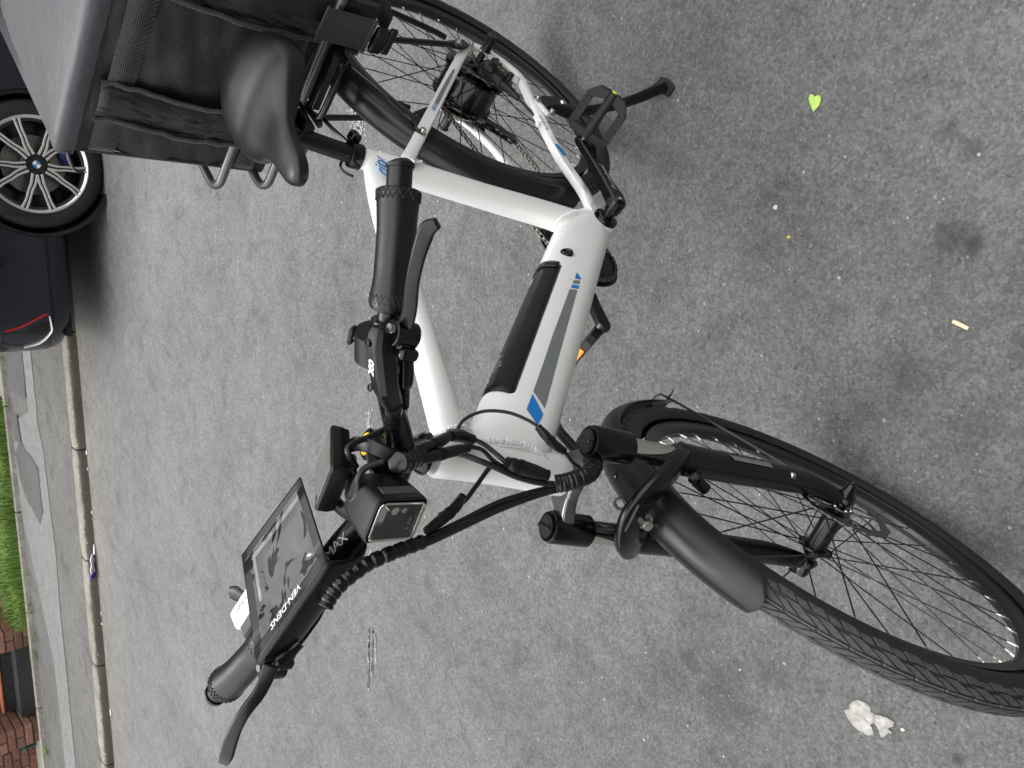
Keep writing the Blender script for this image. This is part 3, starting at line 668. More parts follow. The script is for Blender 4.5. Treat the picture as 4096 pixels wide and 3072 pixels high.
# ---- kickstand ----
ks = MB()
flatbar(ks, [B(.158, .083, -.060), B(.165, .087, -.085), B(.178, .089, -.108), B(.188, .0895, -.128)], [.021, .019, .016, .013], [.005, .011, .013, .012], 5)
kick = part('kickstand', ks, 'blackmat', bevel=.001)
kleg = MB(); FT = Vector((.183, .2, -.3617)) + UP
kleg.tube([B(.184, .090, -.122), B(.186, .103, -.165), B(.190, .128, -.225), B(.189, .158, -.285), B(.185, .18, -.325), FT + Vector((0, 0, .012))], [.0115, .0115, .0125, .0135, .0145, .0165], 16, 5, flat=[.8, .75, .75, .75, .8, .9])
obj('kickstand_leg', kleg, 'blackmetal', kick)
kf = MB(); flatbar(kf, [FT + Vector((-.022, -.004, .004)), FT + Vector((.0, 0, .004)), FT + Vector((.024, .002, .004))], [.013, .017, .012], .004, 3, ref=(0, 0, 1)); obj('foot_pad', kf, 'rubber', kick)
for P in (B(.150, .084, -.046), B(.192, .084, -.058)): bolt(P, (0, 1, 0), .0058, .0075, par=kick)
b_ = MB(); b_.lathe([(0, .004), (.006, .004), (.0075, .002), (.008, 0)], B(.172, .1, -.098), Y1, 20); obj('pivot_bolt', b_, 'steel', kick)
# ---- fork (steering frame) ----
def legx(z): return -.022 - .3837 * z
def LG(z, sg, y=.066): return S(legx(z), sg * y, z)
fork = None
fk = MB()
for sg in (1, -1):
    # lowers
    z_ = [.318, .312, .30, .27, .2, .12, .06, .03, .012]
    y_ = [.066, .066, .066, .066, .0665, .067, .066, .063, .0605]
    r_ = [.0195, .0225, .0232, .0225, .0222, .0208, .0185, .0155, .0125]
    P = [S(legx(z) + (0 if z > .05 else (.05 - z) * .55), sg * y, z) for z, y in zip(z_, y_)]
    fk.tube(P, r_, 20, 3)
    T = frameT(S(.0, sg * .0605, 0), SM.to_3x3() @ Vector((1, 0, 0)), SM.to_3x3() @ Vector((0, 1, 0)))
    fk.box((0, 0, 0), (.03, .013, .032), T, ch=.004)
# arch
ARC = [(-.146, .066, .300), (-.130, .0665, .335), (-.120, .058, .368), (-.117, .042, .393), (-.118, .02, .406), (-.119, 0, .410)]
ARC = ARC + [(x, -y, z) for x, y, z in ARC[-2::-1]]
fk_P = catmull([S(p) for p in ARC], 4)
d_ax = (SM.to_3x3() @ Vector((.95, 0, .3))).normalized()
flatbar(fk, fk_P, [.0205, .018, .0165, .016, .017, .016, .0165, .018, .0205], [.012, .009, .007, .0065, .0065, .0065, .007, .009, .012], 0, ref=tuple(d_ax))
fork = part('fork', fk, 'blackmetal', angle=50)
ins = MB(); ins.box((0, 0, 0), (.006, .044, .024), frameT(S(-.1125, 0, .408), SM.to_3x3() @ Vector((.95, 0, .3)), SM.to_3x3() @ Vector((0, 1, 0))), ch=.003); obj('arch_panel', ins, 'blackgloss', fork)
for sg in (1, -1):
    dw = MB(); dw.tube([LG(.316, sg), LG(.323, sg)], [.0205, .0185], 20); obj('dust_wiper', dw, 'rubber', fork)
for sg in (1, -1):
    mb = MB(); mb.tube([LG(.30, sg), LG(.43, sg)], .0158, 28); obj('stanchion', mb, 'chrome', fork)
for sg in (1, -1):
    cwn = MB(); cwn.tube([LG(.395, sg), LG(.398, sg), LG(.452, sg), LG(.456, sg)], [.0195, .0222, .0222, .0205], 32); obj('crown_end', cwn, 'blackgloss', fork)
cb = MB(); flatbar(cb, [S(legx(.44) + .004, .060, .438), S(-.196, .038, .440), S(-.206, .02, .440), S(-.21, 0, .440), S(-.206, -.02, .440), S(-.196, -.038, .440), S(legx(.44) + .004, -.060, .438)], [.013, .015, .024, .028, .024, .015, .013], [.012, .010, .009, .009, .009, .010, .012], 5, ref=tuple(SM.to_3x3() @ Vector((-.358, 0, .934))))
cb.lathe([(0, .012), (.026, .012), (.0275, .008), (.0275, -.004)], S(-.0469 - .437 * .38365, 0, .437), AX, 32)
obj('crown', cb, 'crown', fork, bevel=.002)
for sg, nm in ((1, 'preload_knob'), (-1, 'preload_knob')):
    o_ = LG(.456, sg); mb = MB(); u = AX.orthogonal().normalized(); w_ = AX.cross(u)
    P = []
    for k in range(24 * 4):
        a = 2 * pi * k / 96; rr = (.0165, .0165, .0150, .0150)[k % 4]; P.append((rr * cos(a), rr * sin(a)))
    T = Matrix((u, w_, AX)).transposed().to_4x4(); T.translation = o_ + AX * .001; mb.prism(P, .004, T)
    mb.lathe([(.0, .0065), (.0125, .0065), (.0135, .0045)], o_, AX, 24)
    fl = Matrix((u, w_, AX)).transposed().to_4x4(); fl.translation = o_ + AX * .008; mb.box((0, 0, 0), (.026, .006, .006), fl, ch=.002)
    mb.lathe([(.0185, -.0005), (.0195, .002), (.0205, 0)], o_, AX, 32)
    obj(nm, mb, 'blackmat', fork, angle=30)
# decals on left lower
def legtext(nm, s, size, z, ang, mt, shear=.2, flat=False):
    mb = textmesh(s, size, shear=shear) if not flat else flat; dx = -(SM.to_3x3() @ Vector((-.358, 0, .934))).normalized()
    q = MB(); rl_ = .0222
    for p in mb.v:
        zz = z - p.x * .934; a = ang + p.y / rl_; c_ = LG(zz, 1, .0665)
        n1 = (SM.to_3x3() @ Vector((.934, 0, .358))).normalized(); n2 = (SM.to_3x3() @ Vector((0, 1, 0))).normalized()
        q.v.append(c_ + (n1 * cos(a) + n2 * sin(a)) * (rl_ + .0012))
    q.f = mb.f; return obj(nm, q, mt, fork, smooth=False)
def stripgrid(w, h, nx=14, ny=4, sk=.006):
    mb = MB(); mb.grid(lambda u, v: Vector(((u - .5) * w + (v - .5) * -sk, (v - .5) * h, 0)), nx, ny); return mb
legtext('aria_panel', '', 0, .196, radians(66), 'greyprint', flat=stripgrid(.082, .0075))
legtext('aria_print', 'ARIA', .0085, .196, radians(67), 'blackgloss').location = (0, 0, 0)
legtext('brand_print', 'ZOOM', .031, .205, radians(118), 'greyprint', shear=0)
# cable guide on the arch, clamp on left leg
g = MB(); g.tube([S(-.108, .050, .300), S(-.096, .043, .286)], .0085, 14); g.tube([S(-.112, .052, .311), S(-.106, .047, .300)], .005, 10); g.box(S(-.110, .056, .306), (.014, .014, .014), ch=.003); obj('cable_clamp', g, 'blackmat', fork)
# front caliper behind the left lower, axle cap, quick release
cal = MB(); T = frameT(S(-.068, .058, .075), SM.to_3x3() @ Vector((-.3, 0, .95)), SM.to_3x3() @ Vector((.95, 0, .3))); cal.box((0, 0, 0), (.055, .028, .03), T, ch=.006); cal.tube([T @ Vector((.03, 0, .0)), T @ Vector((.075, .0, .004))], .007, 10); cal.box((-.03, 0, 0), (.02, .016, .02), T, ch=.004); clp = part('brake_caliper', cal, 'blackmat', label='front disc brake caliper')
bolt(S(-.053, .078, .118), SM.to_3x3() @ Vector((0, 1, 0)), .005, .006, par=clp)
ya = SM.to_3x3() @ Vector((0, 1, 0))
ax_ = MB(); ax_.lathe([(0, .024), (.0035, .024), (.005, .021), (.0065, .020), (.0105, .008), (.013, .004), (.0145, 0)], S(0, .067, 0), ya, 24); ax_.lathe([(.010, 0), (.010, -.025)], S(0, .06, 0), ya, 20); part('axle_nut', ax_, 'blackgloss')
qr = MB(); qr.lathe([(0, -.018), (.010, -.018), (.0125, -.012), (.0125, 0)], S(0, -.067, 0), ya, 20)
flatbar(qr, [S(.0, -.082, .0), S(-.016, -.088, -.006), S(-.035, -.086, -.008), S(-.052, -.078, -.004)], [.010, .006, .006, .010], [.004, .003, .003, .0035], 5, ref=tuple(ya)); part('quick_release', qr, 'blackgloss')
# front fender (turns with the wheel)
ff = fender_mb(.392, radians(80), radians(191), .031, .021, Vector((0, 0, 0)), SM, round_end=.035, n=80); fend = part('front_fender', ff, 'fender')
sy = SM.to_3x3()
bolt(S(-.108, -.004, .392), sy @ Vector((.9, 0, .45)), .0075, .012, 'nipple', fend)
mb = MB(); mb.lathe([(0, .0018), (.004, .0012), (.0055, 0)], S(-.205, 0, .336), sy @ Vector((-.5, 0, .86)), 14); obj('rivet', mb, 'blackgloss', fend)
mb = MB(); mb.lathe([(.006, .002), (.0095, .002), (.0095, -.002), (.006, -.002), (.006, .002)], S(-.158, -.012, .376), sy @ Vector((.3, 0, .95)), 18); obj('eyelet', mb, 'blackmat', fend)
stw = MB()
for sg in (1, -1):
    stw.tube([S(-.386, 0, -.030), S(-.390, sg * .020, -.030), S(-.382, sg * .034, -.028), S(-.36, sg * .040, -.024), S(-.20, sg * .053, -.005), S(-.02, sg * .064, .018)], .0021, 8, 4)
obj('fender_stay', stw, 'blackmetal', fend)
flp = MB(); flp.grid(lambda u, v: S(-.384 - .002 * u - .012 * u * u, (v - .5) * (.062 + .02 * u), -.07 - .035 * u), 6, 8); obj('mud_flap', flp, 'blackmat', fend, solid=.0015)

# ================= COCKPIT =================
BAR = [(-.245, .0, .722), (-.248, .035, .723), (-.253, .06, .733), (-.252, .085, .752), (-.247, .11, .772), (-.243, .14, .79), (-.243, .17, .802), (-.247, .20, .808), (-.268, .26, .811), (-.294, .318, .812)]
BARF = [(x, -y, z) for x, y, z in BAR[:0:-1]] + BAR
bar = MB(); bar.tube([S(p) for p in BARF], [.0111, .0111, .0111, .0111, .0115, .0125, .014, .0158, .0158, .0158, .014, .0125, .0115, .0111, .0111, .0111, .0111][:17], 18, 5)
hbar = part('handlebar', bar, 'blackmetal')

CB_ = catmull([S(p) for p in BARF], 5)
def barpt(y):
    # point on the bar axis at lateral y (steering frame)
    for a, b in zip(BARF, BARF[1:]):
        if a[1] <= y <= b[1]:
            f = (y - a[1]) / (b[1] - a[1]); return Vector(a).lerp(Vector(b), f)
    return Vector(BARF[-1])
mbt = textmesh('MAX', .0118, shear=.3); qv = []
for q_ in mbt.v:
    yy = -.090 + q_.x; a_ = barpt(yy); ta = (barpt(yy + .002) - barpt(yy - .002)).normalized(); n1 = Vector((.45, 0, .9)); n1 = (n1 - ta * n1.dot(ta)).normalized(); b1 = n1.cross(ta); b1 = b1 if b1.x < 0 else -b1; th = q_.y / .014
    qv.append(S(a_ + (n1 * cos(th) + b1 * sin(th)) * .0152))
mbt.v = qv; obj('bar_print', mbt, 'whiteprint', hbar, smooth=False)
st = MB()
# steerer spacers, stem
def axp(z): return S(-.0469 - z * .38365, 0, z)
st.lathe([(.0265, 0), (.0265, .003), (.023, .010), (.019, .014), (.018, .016), (.018, .024), (.0175, .0245)], axp(.6345), AX, 36)
st.lathe([(.0178, 0), (.0188, .0015), (.0188, .052), (.0165, .054), (0, .054)], axp(.655), AX, 32)
stem = part('stem', st, 'blackgloss')
s2 = MB(); s2.tube([axp(.684), S(-.29, 0, .703), S(-.258, 0, .719)], [.0175, .0165, .017], 18, 3)
s2.tube([S(-.247, -.024, .722), S(-.247, .024, .722)], .0195, 24); obj('bar_clamp', s2, 'blackmetal', stem)
s3 = MB(); s3.lathe([(0, .0012), (.0125, .0012), (.0135, 0)], axp(.655) + AX * .054, AX, 28); obj('top_cap_sticker', s3, 'yellow', stem)
# grips
def grip(sg):
    mb = MB(); a, b = .197, .297
    pts, rr = [], []
    for t, r_ in [(0, .0190), (.03, .0200), (.10, .0197), (.25, .0178), (.45, .0178), (.65, .0183), (.82, .0193), (.95, .0203), (.985, .0200), (1, .0178)]:
        q = barpt(sg * (a + (b - a) * t)); pts.append(S(q)); rr.append(r_)
    mb.tube(pts, rr, 36, 2); g_ = part('grip', mb, 'leather', angle=60, label='stitched black leather grip' + (' nearest the camera' if sg > 0 else ' beyond the phone pouch'))
    # zigzag lacing at both ends
    for y0, y1 in ((a + .003, a + .010), (b - .010, b - .002)):
        n = 13; lc = MB()
        for ph in (0, 1):
            P = []
            for k in range(n * 2 + 1):
                t = k / (n * 2); an = 2 * pi * t; yy = sg * ((y0 if (k + ph) % 2 else y1)); q = barpt(yy); q2 = S(q)
                ta = (S(barpt(yy + .002)) - S(barpt(yy - .002))).normalized(); u = ta.orthogonal().normalized(); w_ = ta.cross(u)
                P.append(q2 + (u * cos(an) + w_ * sin(an)) * (.0203 if abs(yy) > .25 else .0196))
            lc.tube(P, .0008, 5, 1)
        obj('lacing', lc, 'rubber', g_)
    e = MB(); e.tube([S(barpt(sg * (b - .004))), S(barpt(sg * .3145))], .0118, 24); obj('grip_end', e, 'blackmat', g_)
    e = MB(); e.tube([S(barpt(sg * .3145)), S(barpt(sg * .3165)), S(barpt(sg * .318) + Vector((-.0008, sg * .0, 0)))], [.0135, .0137, .011], 28); obj('end_plug', e, 'blackmat', g_)
    return g_
grip(1); grip(-1)
# measured centre lines in the steering frame (metres from the front hub)
LEVL=[(-0.215,0.1818,0.8128), (-0.212,0.1969,0.8144), (-0.205,0.2142,0.8233), (-0.198,0.2394,0.8374), (-0.194,0.2628,0.8452), (-0.192,0.2809,0.8482), (-0.19,0.2891,0.8495), (-0.183,0.2968,0.8485)]
LEVR=[(-0.2021,-0.186,0.8328), (-0.1971,-0.198,0.8374), (-0.1923,-0.211,0.8444), (-0.1912,-0.228,0.8537), (-0.1909,-0.246,0.8581), (-0.1903,-0.265,0.8596), (-0.1887,-0.284,0.8595), (-0.1894,-0.295,0.8596)]
BODL=[(-0.2372,0.1738,0.8224), (-0.2341,0.1577,0.8179), (-0.2287,0.1346,0.8107), (-0.2366,0.109,0.7864), (-0.2437,0.0922,0.7609)]
NUTL=[(-0.241,0.1669,0.7823), (-0.2377,0.1554,0.7782), (-0.2354,0.1485,0.7768), (-0.2323,0.1392,0.7751), (-0.2305,0.1265,0.7711), (-0.2326,0.1212,0.7672), (-0.2413,0.095,0.749)]
HOSL=[(-0.2403,0.0985,0.7507), (-0.2753,0.05,0.7002), (-0.2939,0.015,0.678), (-0.3015,0.0,0.6752), (-0.2512,0.02,0.7302)]
BOOT=[(-0.2264,0.1022,0.7768), (-0.2336,0.0938,0.7677), (-0.2598,0.06,0.7337), (-0.277,0.03,0.7098), (-0.2859,0.0125,0.698), (-0.2489,0.02,0.7326), (-0.2399,0.02,0.74)]
CAB1=[(-0.2592,0.0569,0.7408), (-0.2591,0.0462,0.7632), (-0.2582,0.0371,0.7844), (-0.2514,0.0279,0.7838), (-0.256,0.0133,0.7669)]
CAB2=[(-0.2118,0.0481,0.7773), (-0.218,0.0378,0.7906), (-0.2166,0.0275,0.7967), (-0.2151,0.0105,0.7919), (-0.2197,-0.0018,0.79), (-0.2308,-0.005,0.7874), (-0.2424,-0.0013,0.7801), (-0.2506,0.0015,0.7701), (-0.263,0.0025,0.7659)]
TAPE1=[(-0.2217,0.0383,0.7474), (-0.2294,0.0336,0.7273), (-0.2396,0.0337,0.7067), (-0.2497,0.0327,0.687)]
CONA=[(-0.2366,0.0393,0.7153), (-0.2435,0.04,0.6917), (-0.2551,0.0395,0.6587), (-0.2637,0.0418,0.6363), (-0.2655,0.0381,0.6118), (-0.2614,0.0347,0.5965)]
CONB=[(-0.2304,0.033,0.7138), (-0.2335,0.0347,0.6862), (-0.2359,0.0371,0.6583), (-0.2368,0.041,0.6289)]
CBL1=[(-0.2354,0.0428,0.6269), (-0.2308,0.0404,0.6109), (-0.2226,0.031,0.5963), (-0.2163,0.0252,0.5814), (-0.2106,0.0268,0.5767)]
CBL1b=[(-0.2636,0.0362,0.5975), (-0.2487,0.035,0.5866), (-0.2273,0.0342,0.5846), (-0.214,0.0299,0.5774)]
CONC=[(-0.2131,0.0325,0.582), (-0.2065,0.0308,0.5718), (-0.1968,0.0308,0.5587), (-0.1805,0.0306,0.5356)]
CBL2=[(-0.268,0.0181,0.6248), (-0.2437,0.0241,0.6159), (-0.2213,0.025,0.5985), (-0.2001,0.0209,0.5725), (-0.1832,0.0211,0.5484), (-0.1739,0.0236,0.5287)]
CBL3=[(-0.2041,-0.0245,0.671), (-0.2125,-0.0181,0.6307), (-0.2237,-0.0075,0.6049), (-0.2361,0.0087,0.5776), (-0.2387,0.0108,0.5648)]
COND=[(-0.2165,-0.0123,0.6301), (-0.2066,-0.019,0.6478), (-0.2,-0.0269,0.6694), (-0.1894,-0.0315,0.7006)]
LOOP=[(-0.2826,0.0188,0.6082), (-0.2872,0.0298,0.599), (-0.2924,0.0424,0.5898), (-0.2903,0.0541,0.5755), (-0.2803,0.064,0.563), (-0.2628,0.0708,0.5468), (-0.244,0.0715,0.533), (-0.2318,0.0696,0.5254)]
CONE=[(-0.2318,0.0696,0.5254), (-0.2181,0.0633,0.5191), (-0.2076,0.0566,0.509), (-0.2004,0.0512,0.4943)]
CBL4=[(-0.2004,0.0512,0.4943), (-0.1908,0.0399,0.4811), (-0.1855,0.0348,0.4679)]
WRAP=[(-0.1795,0.0186,0.5156), (-0.1723,0.0246,0.5085), (-0.1664,0.0327,0.4951), (-0.1645,0.0399,0.4785), (-0.1749,0.0446,0.4578), (-0.1971,0.0405,0.4353), (-0.2207,0.0304,0.4162)]
CBL5=[(-0.2207,0.0304,0.4162), (-0.2616,0.0261,0.3929), (-0.2924,0.0234,0.3757), (-0.317,0.0209,0.3548)]
BCK=[(-0.1868,0.0406,0.4539), (-0.2238,0.0388,0.4268), (-0.2335,0.0462,0.4172), (-0.2316,0.0507,0.4021), (-0.2267,0.0503,0.3873)]
CBL6a=[(-0.1754,0.0158,0.5145), (-0.1848,0.0064,0.5376), (-0.1948,-0.0112,0.5866), (-0.1951,-0.0308,0.6399), (-0.1858,-0.0379,0.6951), (-0.1845,-0.041,0.7111)]
CBL6b=[(-0.174,0.0138,0.5147), (-0.1823,0.0027,0.538), (-0.1882,-0.015,0.591), (-0.1866,-0.0306,0.6476), (-0.1807,-0.0386,0.6989), (-0.1833,-0.0427,0.7113)]
WRAP2=[(-0.1832,-0.0393,0.7058), (-0.185,-0.0445,0.7216), (-0.1872,-0.0517,0.7445), (-0.1908,-0.062,0.7642), (-0.1904,-0.0712,0.78), (-0.1882,-0.0818,0.7962), (-0.1859,-0.0935,0.8054), (-0.1824,-0.1019,0.8106)]
HOSR=[(-0.2311,-0.15,0.7616), (-0.2264,-0.165,0.7689), (-0.2139,-0.18,0.7935)]
NUTR=[(-0.2068,-0.17,0.8012), (-0.2067,-0.178,0.8077), (-0.2064,-0.183,0.8122), (-0.2064,-0.19,0.8218)]
def SL(P): return [S(p) for p in P]
# brake levers: blade, body, nut, sleeve
def lever(PT, sg, lab):
    P = catmull(SL(PT), 4)
    mb = MB(); flatbar(mb, P, [.0078, .0072, .0064, .006, .0062, .0070, .0070, .0045], [.0045, .0045, .004, .004, .0045, .005, .005, .003], 0, ref=tuple(sy @ Vector((.7, 0, .7))))
    return part('brake_lever', mb, 'blackmetal', label=lab, bevel=.0018, angle=60)
lvL = lever(LEVL, 1, 'left brake lever beside the near grip'); lvR = lever(LEVR, -1, 'right brake lever pointing past the far grip')
def perch(sg, mirror=1):
    mb = MB(); dy_ = 0 if sg > 0 else -.020
    mb.tube([S(barpt(sg * .168 + dy_)), S(barpt(sg * .185 + dy_))], .0165, 24)                # clamp ring
    c_ = Vector((-.222, sg * .180 + dy_, .808 + (.008 if sg < 0 else 0))); T = frameT(S(c_), sy @ Vector((.75, 0, .15)), sy @ Vector((0, 1, 0)))
    mb.box((.002, 0, 0), (.034, .022, .019), T, ch=.005); mb.box((.012, -.010 * sg, -.004), (.026, .012, .020), T, ch=.003)
    mb.tube([T @ Vector((.008, .004 * sg, -.011)), T @ Vector((.008, .004 * sg, .013))], .0125, 20)
    b_ = part('lever_perch', mb, 'blackgloss' if sg > 0 else 'blackmat', bevel=.001)
    p_ = MB(); p_.tube([T @ Vector((.004, .006 * sg, .012)), T @ Vector((.004, .006 * sg, .0150))], [.0052, .0046], 18); obj('pivot_pin', p_, 'steel', b_)
    return b_
pl = perch(1); pr = perch(-1)
nt = MB(); nt.tube(SL(NUTL[:1]) + SL(NUTL[1:2]), .0075, 8); nt.tube(SL(NUTL[1:3]), .0095, 6); obj('hose_nut', nt, 'black', pl, smooth=False)
nt = MB(); nt.tube(SL(NUTL[2:]), [.0093, .0095, .0092, .0068, .0062], 16, 3); obj('hose_sleeve', nt, 'blackgloss', pl)
part('brake_hose', MB().tube(SL(HOSL), .0028, 10, 6), 'cable')
# left control housing with the worn brand print
hs = MB(); c0, c1 = Vector(BODL[0]), Vector(BODL[3])
hs_P = [Vector((-.232, .1835, .824)), Vector((-.231, .178, .8235)), Vector((-.230, .166, .820)), Vector((-.226, .146, .8115)), Vector((-.224, .128, .803)), Vector((-.232, .108, .781)), Vector((-.236, .098, .770))]
rings = []
for i, c_ in enumerate(hs_P):
    T_ = (hs_P[min(i + 1, 6)] - hs_P[max(i - 1, 0)]).normalized(); u = Vector((1, 0, 0)); u = (u - T_ * u.dot(T_)).normalized(); w_ = T_.cross(u)
    hw = [.008, .0108, .0116, .0116, .0112, .009, .0075][i]; hh = [.009, .0115, .0125, .0125, .0115, .010, .008][i]
    rings.append([S(c_ + u * (hw * a + .0035) + w_ * (hh * b)) for a, b in [(-.55, -1), (.55, -1), (1, -.5), (1, .55), (.6, 1), (-.5, 1), (-1, .5), (-1, -.5)]])
hs.loft(rings); hous = part('switch_housing', hs, 'blackmat', bevel=.0015, angle=28)
def housing_top(y, off): return Vector((-.2445, y, np_interp(y) + off))
def np_interp(y):
    P = sorted([(p.y, p.z) for p in hs_P]); 
    for (a, za), (b, zb) in zip(P, P[1:]):
        if a <= y <= b: return za + (zb - za) * (y - a) / (b - a)
    return P[-1][1]
text_on('housing_print', 'aox', .0155, S(-.2225, .1485, .8262), sy @ Vector((0, -1, -.40)), sy @ Vector((1, 0, .0)), 'whiteprint', hous, offset=.0006)
text_on('housing_print', 'HYDRAULIC', .003, S(-.2245, .1485, .8258), sy @ Vector((0, -1, -.40)), sy @ Vector((1, 0, .0)), 'greyprint', hous)
for y in (.1665, .121):
    mb = MB(); mb.lathe([(.0, .0004), (.0025, .0004), (.0028, .0012), (.0038, .0012), (.0042, 0)], S(-.229, y, .8335 if y > .15 else .812), sy @ Vector((-.1, 0, 1)), 16); obj('screw', mb, 'blackgloss', hous)
# power-button pod behind the housing
pd = MB(); pd.tube([S(barpt(.143) + Vector((-.006, 0, .006))), S(barpt(.170) + Vector((-.006, 0, .006)))], .0225, 32); pod = part('power_pod', pd, 'blackmat')
mb = MB(); T = frameT(S(-.2665, .157, .8235), sy @ Vector((0, 1, .15)), sy @ Vector((.62, 0, .78))); mb.box((0, 0, .0012), (.017, .013, .005), T, ch=.0015); bt_ = obj('power_button', mb, 'rubber', pod)
mb = MB(); T2 = T @ Matrix.Translation((0, 0, .0042)); mb.lathe([(.0026, 0), (.0036, 0), (.0036, .0003), (.0026, .0003), (.0026, 0)], T2 @ Vector((0, 0, 0)), (T.to_3x3() @ Vector((0, 0, 1))), 20, .5, 2 * pi - .5); mb.box((0, .0025, .0002), (.0009, .004, .0004), T2); obj('power_symbol', mb, 'whiteprint', pod, smooth=False)
# connector boots on the way to the lamp
bo = MB(); bo.tube(SL(BOOT[:5]), [.0088, .0088, .0086, .0080, .0070], 14, 4)
for k in range(5):
    t = .12 + k * .13; a = Vector(BOOT[1]).lerp(Vector(BOOT[4]), t); b = Vector(BOOT[1]).lerp(Vector(BOOT[4]), t + .035); bo.tube([S(a), S(b)], .0096, 14)
part('cable_boot', bo, 'blackmat')
part('cable', MB().tube(SL([BOOT[4], (-.270, .012, .715), (-.258, .014, .735), (-.248, .018, .742)]), .0052, 12, 5), 'cable')
for nm, P, r_ in [('CAB1', CAB1, .0032), ('CAB2', CAB2, .0034), ('CBL1', CBL1, .0026), ('CBL1b', CBL1b, .003), ('CBL2', CBL2, .0036), ('CBL3', CBL3, .003), ('LOOP', LOOP, .0022), ('CBL4', CBL4, .0024), ('CBL5', CBL5, .0042), ('CBL5b', [(p[0] + .004, p[1] - .008, p[2] + .002) for p in CBL5], .0036), ('BCK', BCK, .0032), ('CBL6a', CBL6a, .0042), ('CBL6b', CBL6b, .0042)]:
    part('cable', MB().tube(SL(P), r_, 10, 6), 'cable')
def connector(P, r_, ribs=5, nm='cable_connector'):
    P = catmull(SL(P), 6); n = len(P); mb = MB()
    mb.tube(P, [r_ * .55, r_ * .8, r_ * .95, r_, r_ * .92, r_, r_, r_ * .95, r_ * .8, r_ * .55], 14)
    for side in (0, 1):
        for k in range(ribs):
            t = (.03 + k * .035) if side == 0 else (.97 - k * .035); i = min(int(t * (n - 1)), n - 2); c_ = P[i].lerp(P[i + 1], t * (n - 1) - i); d_ = (P[i + 1] - P[i]).normalized(); mb.tube([c_ - d_ * .0008, c_ + d_ * .0008], r_ * .78, 12)
    mb2 = P[n // 2]; d_ = (P[n // 2 + 1] - P[n // 2]).normalized()
    for k in (-1, 0, 1): mb.tube([mb2 + d_ * (.0022 * k - .0006), mb2 + d_ * (.0022 * k + .0006)], r_ * 1.08, 14)
    return part(nm, mb, 'blackmat')
connector(CONA[:4], .0072); connector(CONB, .0068, 6); connector([(x, y, z) for x, y, z in CONC], .0098, 3); connector(COND, .0066); connector(CONE, .0062)
mb = MB(); mb.tube(SL(CONA[3:]), [.0075, .0078, .0074], 9, 5); part('taped_joint', mb, 'tape', angle=25)
def wrap(P, r_, turns, nm='spiral_wrap', rv=.16):
    P = catmull(SL(P), 26); n = len(P); rr = [r_ * (1 + rv * abs(sin(pi * turns * i / n)) ** .6 - rv * .7 + .03 * sin(i * .9)) for i in range(n)]
    mb = MB(); mb.tube(P, rr, 18); return part(nm, mb, 'tape', angle=70)
wrap(TAPE1, .0115, 5); wrap(WRAP, .0115, 15, rv=.10); wrap(WRAP2, .0078, 12, rv=.2)
part('cable', MB().tube(SL([WRAP2[-1], HOSR[0], HOSR[1], HOSR[2]]), .0024, 8, 5), 'cable')
nt = MB(); nt.tube(SL(NUTR), [.0058, .0065, .0088, .0088], 14, 2); obj('hose_sleeve', nt, 'blackgloss', pr)
# headlight
hl = MB(); lc_ = Vector((-.178, .012, .772)); fx = Vector((.90, .04, -.30)).normalized(); 

lc_ = Vector((-.2025, .001, .765)); fx = Vector((.985, .0, .10)); TL_ = frameT(S(lc_), sy @ fx, sy @ Vector((0, 1, 0)))   # x forward, y left, z up
def rrect(w, h, r, n=5):
    out = []
    for cx_, cy_, a0 in ((w - r, h - r, 0), (-w + r, h - r, 90), (-w + r, -h + r, 180), (w - r, -h + r, 270)):
        for k in range(n + 1): a = radians(a0 + 90 * k / n); out.append((cx_ + r * cos(a), cy_ + r * sin(a)))
    return out
def lring(x, w, h, r): return [TL_ @ Vector((x, a, b)) for a, b in rrect(w, h, r)]
hl.loft([lring(-.026, .018, .024, .008), lring(-.024, .0225, .028, .009), lring(-.005, .0245, .0305, .009), lring(.020, .0262, .0315, .009), lring(.0255, .0262, .0315, .009), lring(.0275, .0245, .0298, .0085), lring(.0255, .0235, .0285, .008), lring(.012, .0215, .0265, .007)])
head = part('headlight', hl, 'blackmat', angle=30)
bz = MB(); bz.loft([lring(.026, .0232, .0282, .0075), lring(.0295, .0230, .0280, .0075), lring(.0300, .0222, .0272, .007), lring(.029, .0205, .0255, .006), lring(.024, .0200, .0250, .006)], cap=False); obj('bezel', bz, 'chrome', head)
rf_ = MB(); rf_.loft([lring(.0255, .0198, .0248, .006), lring(.010, .0175, .022, .006), lring(.006, .014, .018, .004), lring(.005, .0001, .0001, .0001)], cap=False); obj('reflector_bowl', rf_, 'blackgloss', head)
le = MB(); le.box((.012, .0, .012), (.004, .030, .016), TL_, ch=.001); le.tube([TL_ @ Vector((.014, .010, .004)), TL_ @ Vector((.024, .010, .004))], [.0055, .0045], 14); le.tube([TL_ @ Vector((.015, .0095, -.008)), TL_ @ Vector((.023, .0095, -.008))], [.004, .003], 12); obj('lamp_module', le, 'chrome', head)
ln = MB(); ln.loft([lring(.0268, .0208, .0258, .006), lring(.0285, .0206, .0256, .006)]); obj('lamp_lens', ln, 'lens', head)
sw = MB(); sw.box((.012, .0262, .0), (.012, .0016, .042), TL_, ch=.0008); obj('side_reflector', sw, 'lenswindow', head)
text_on('lens_print', 'K 2297', .0055, TL_ @ Vector((.0289, -.002, -.015)), TL_.to_3x3() @ Vector((0, 1, 0)), TL_.to_3x3() @ Vector((0, 0, 1)), 'greyprint', head)
text_on('lens_print', 'E4 16R-00 113', .0034, TL_ @ Vector((.0289, -.004, -.021)), TL_.to_3x3() @ Vector((0, 1, 0)), TL_.to_3x3() @ Vector((0, 0, 1)), 'greyprint', head)
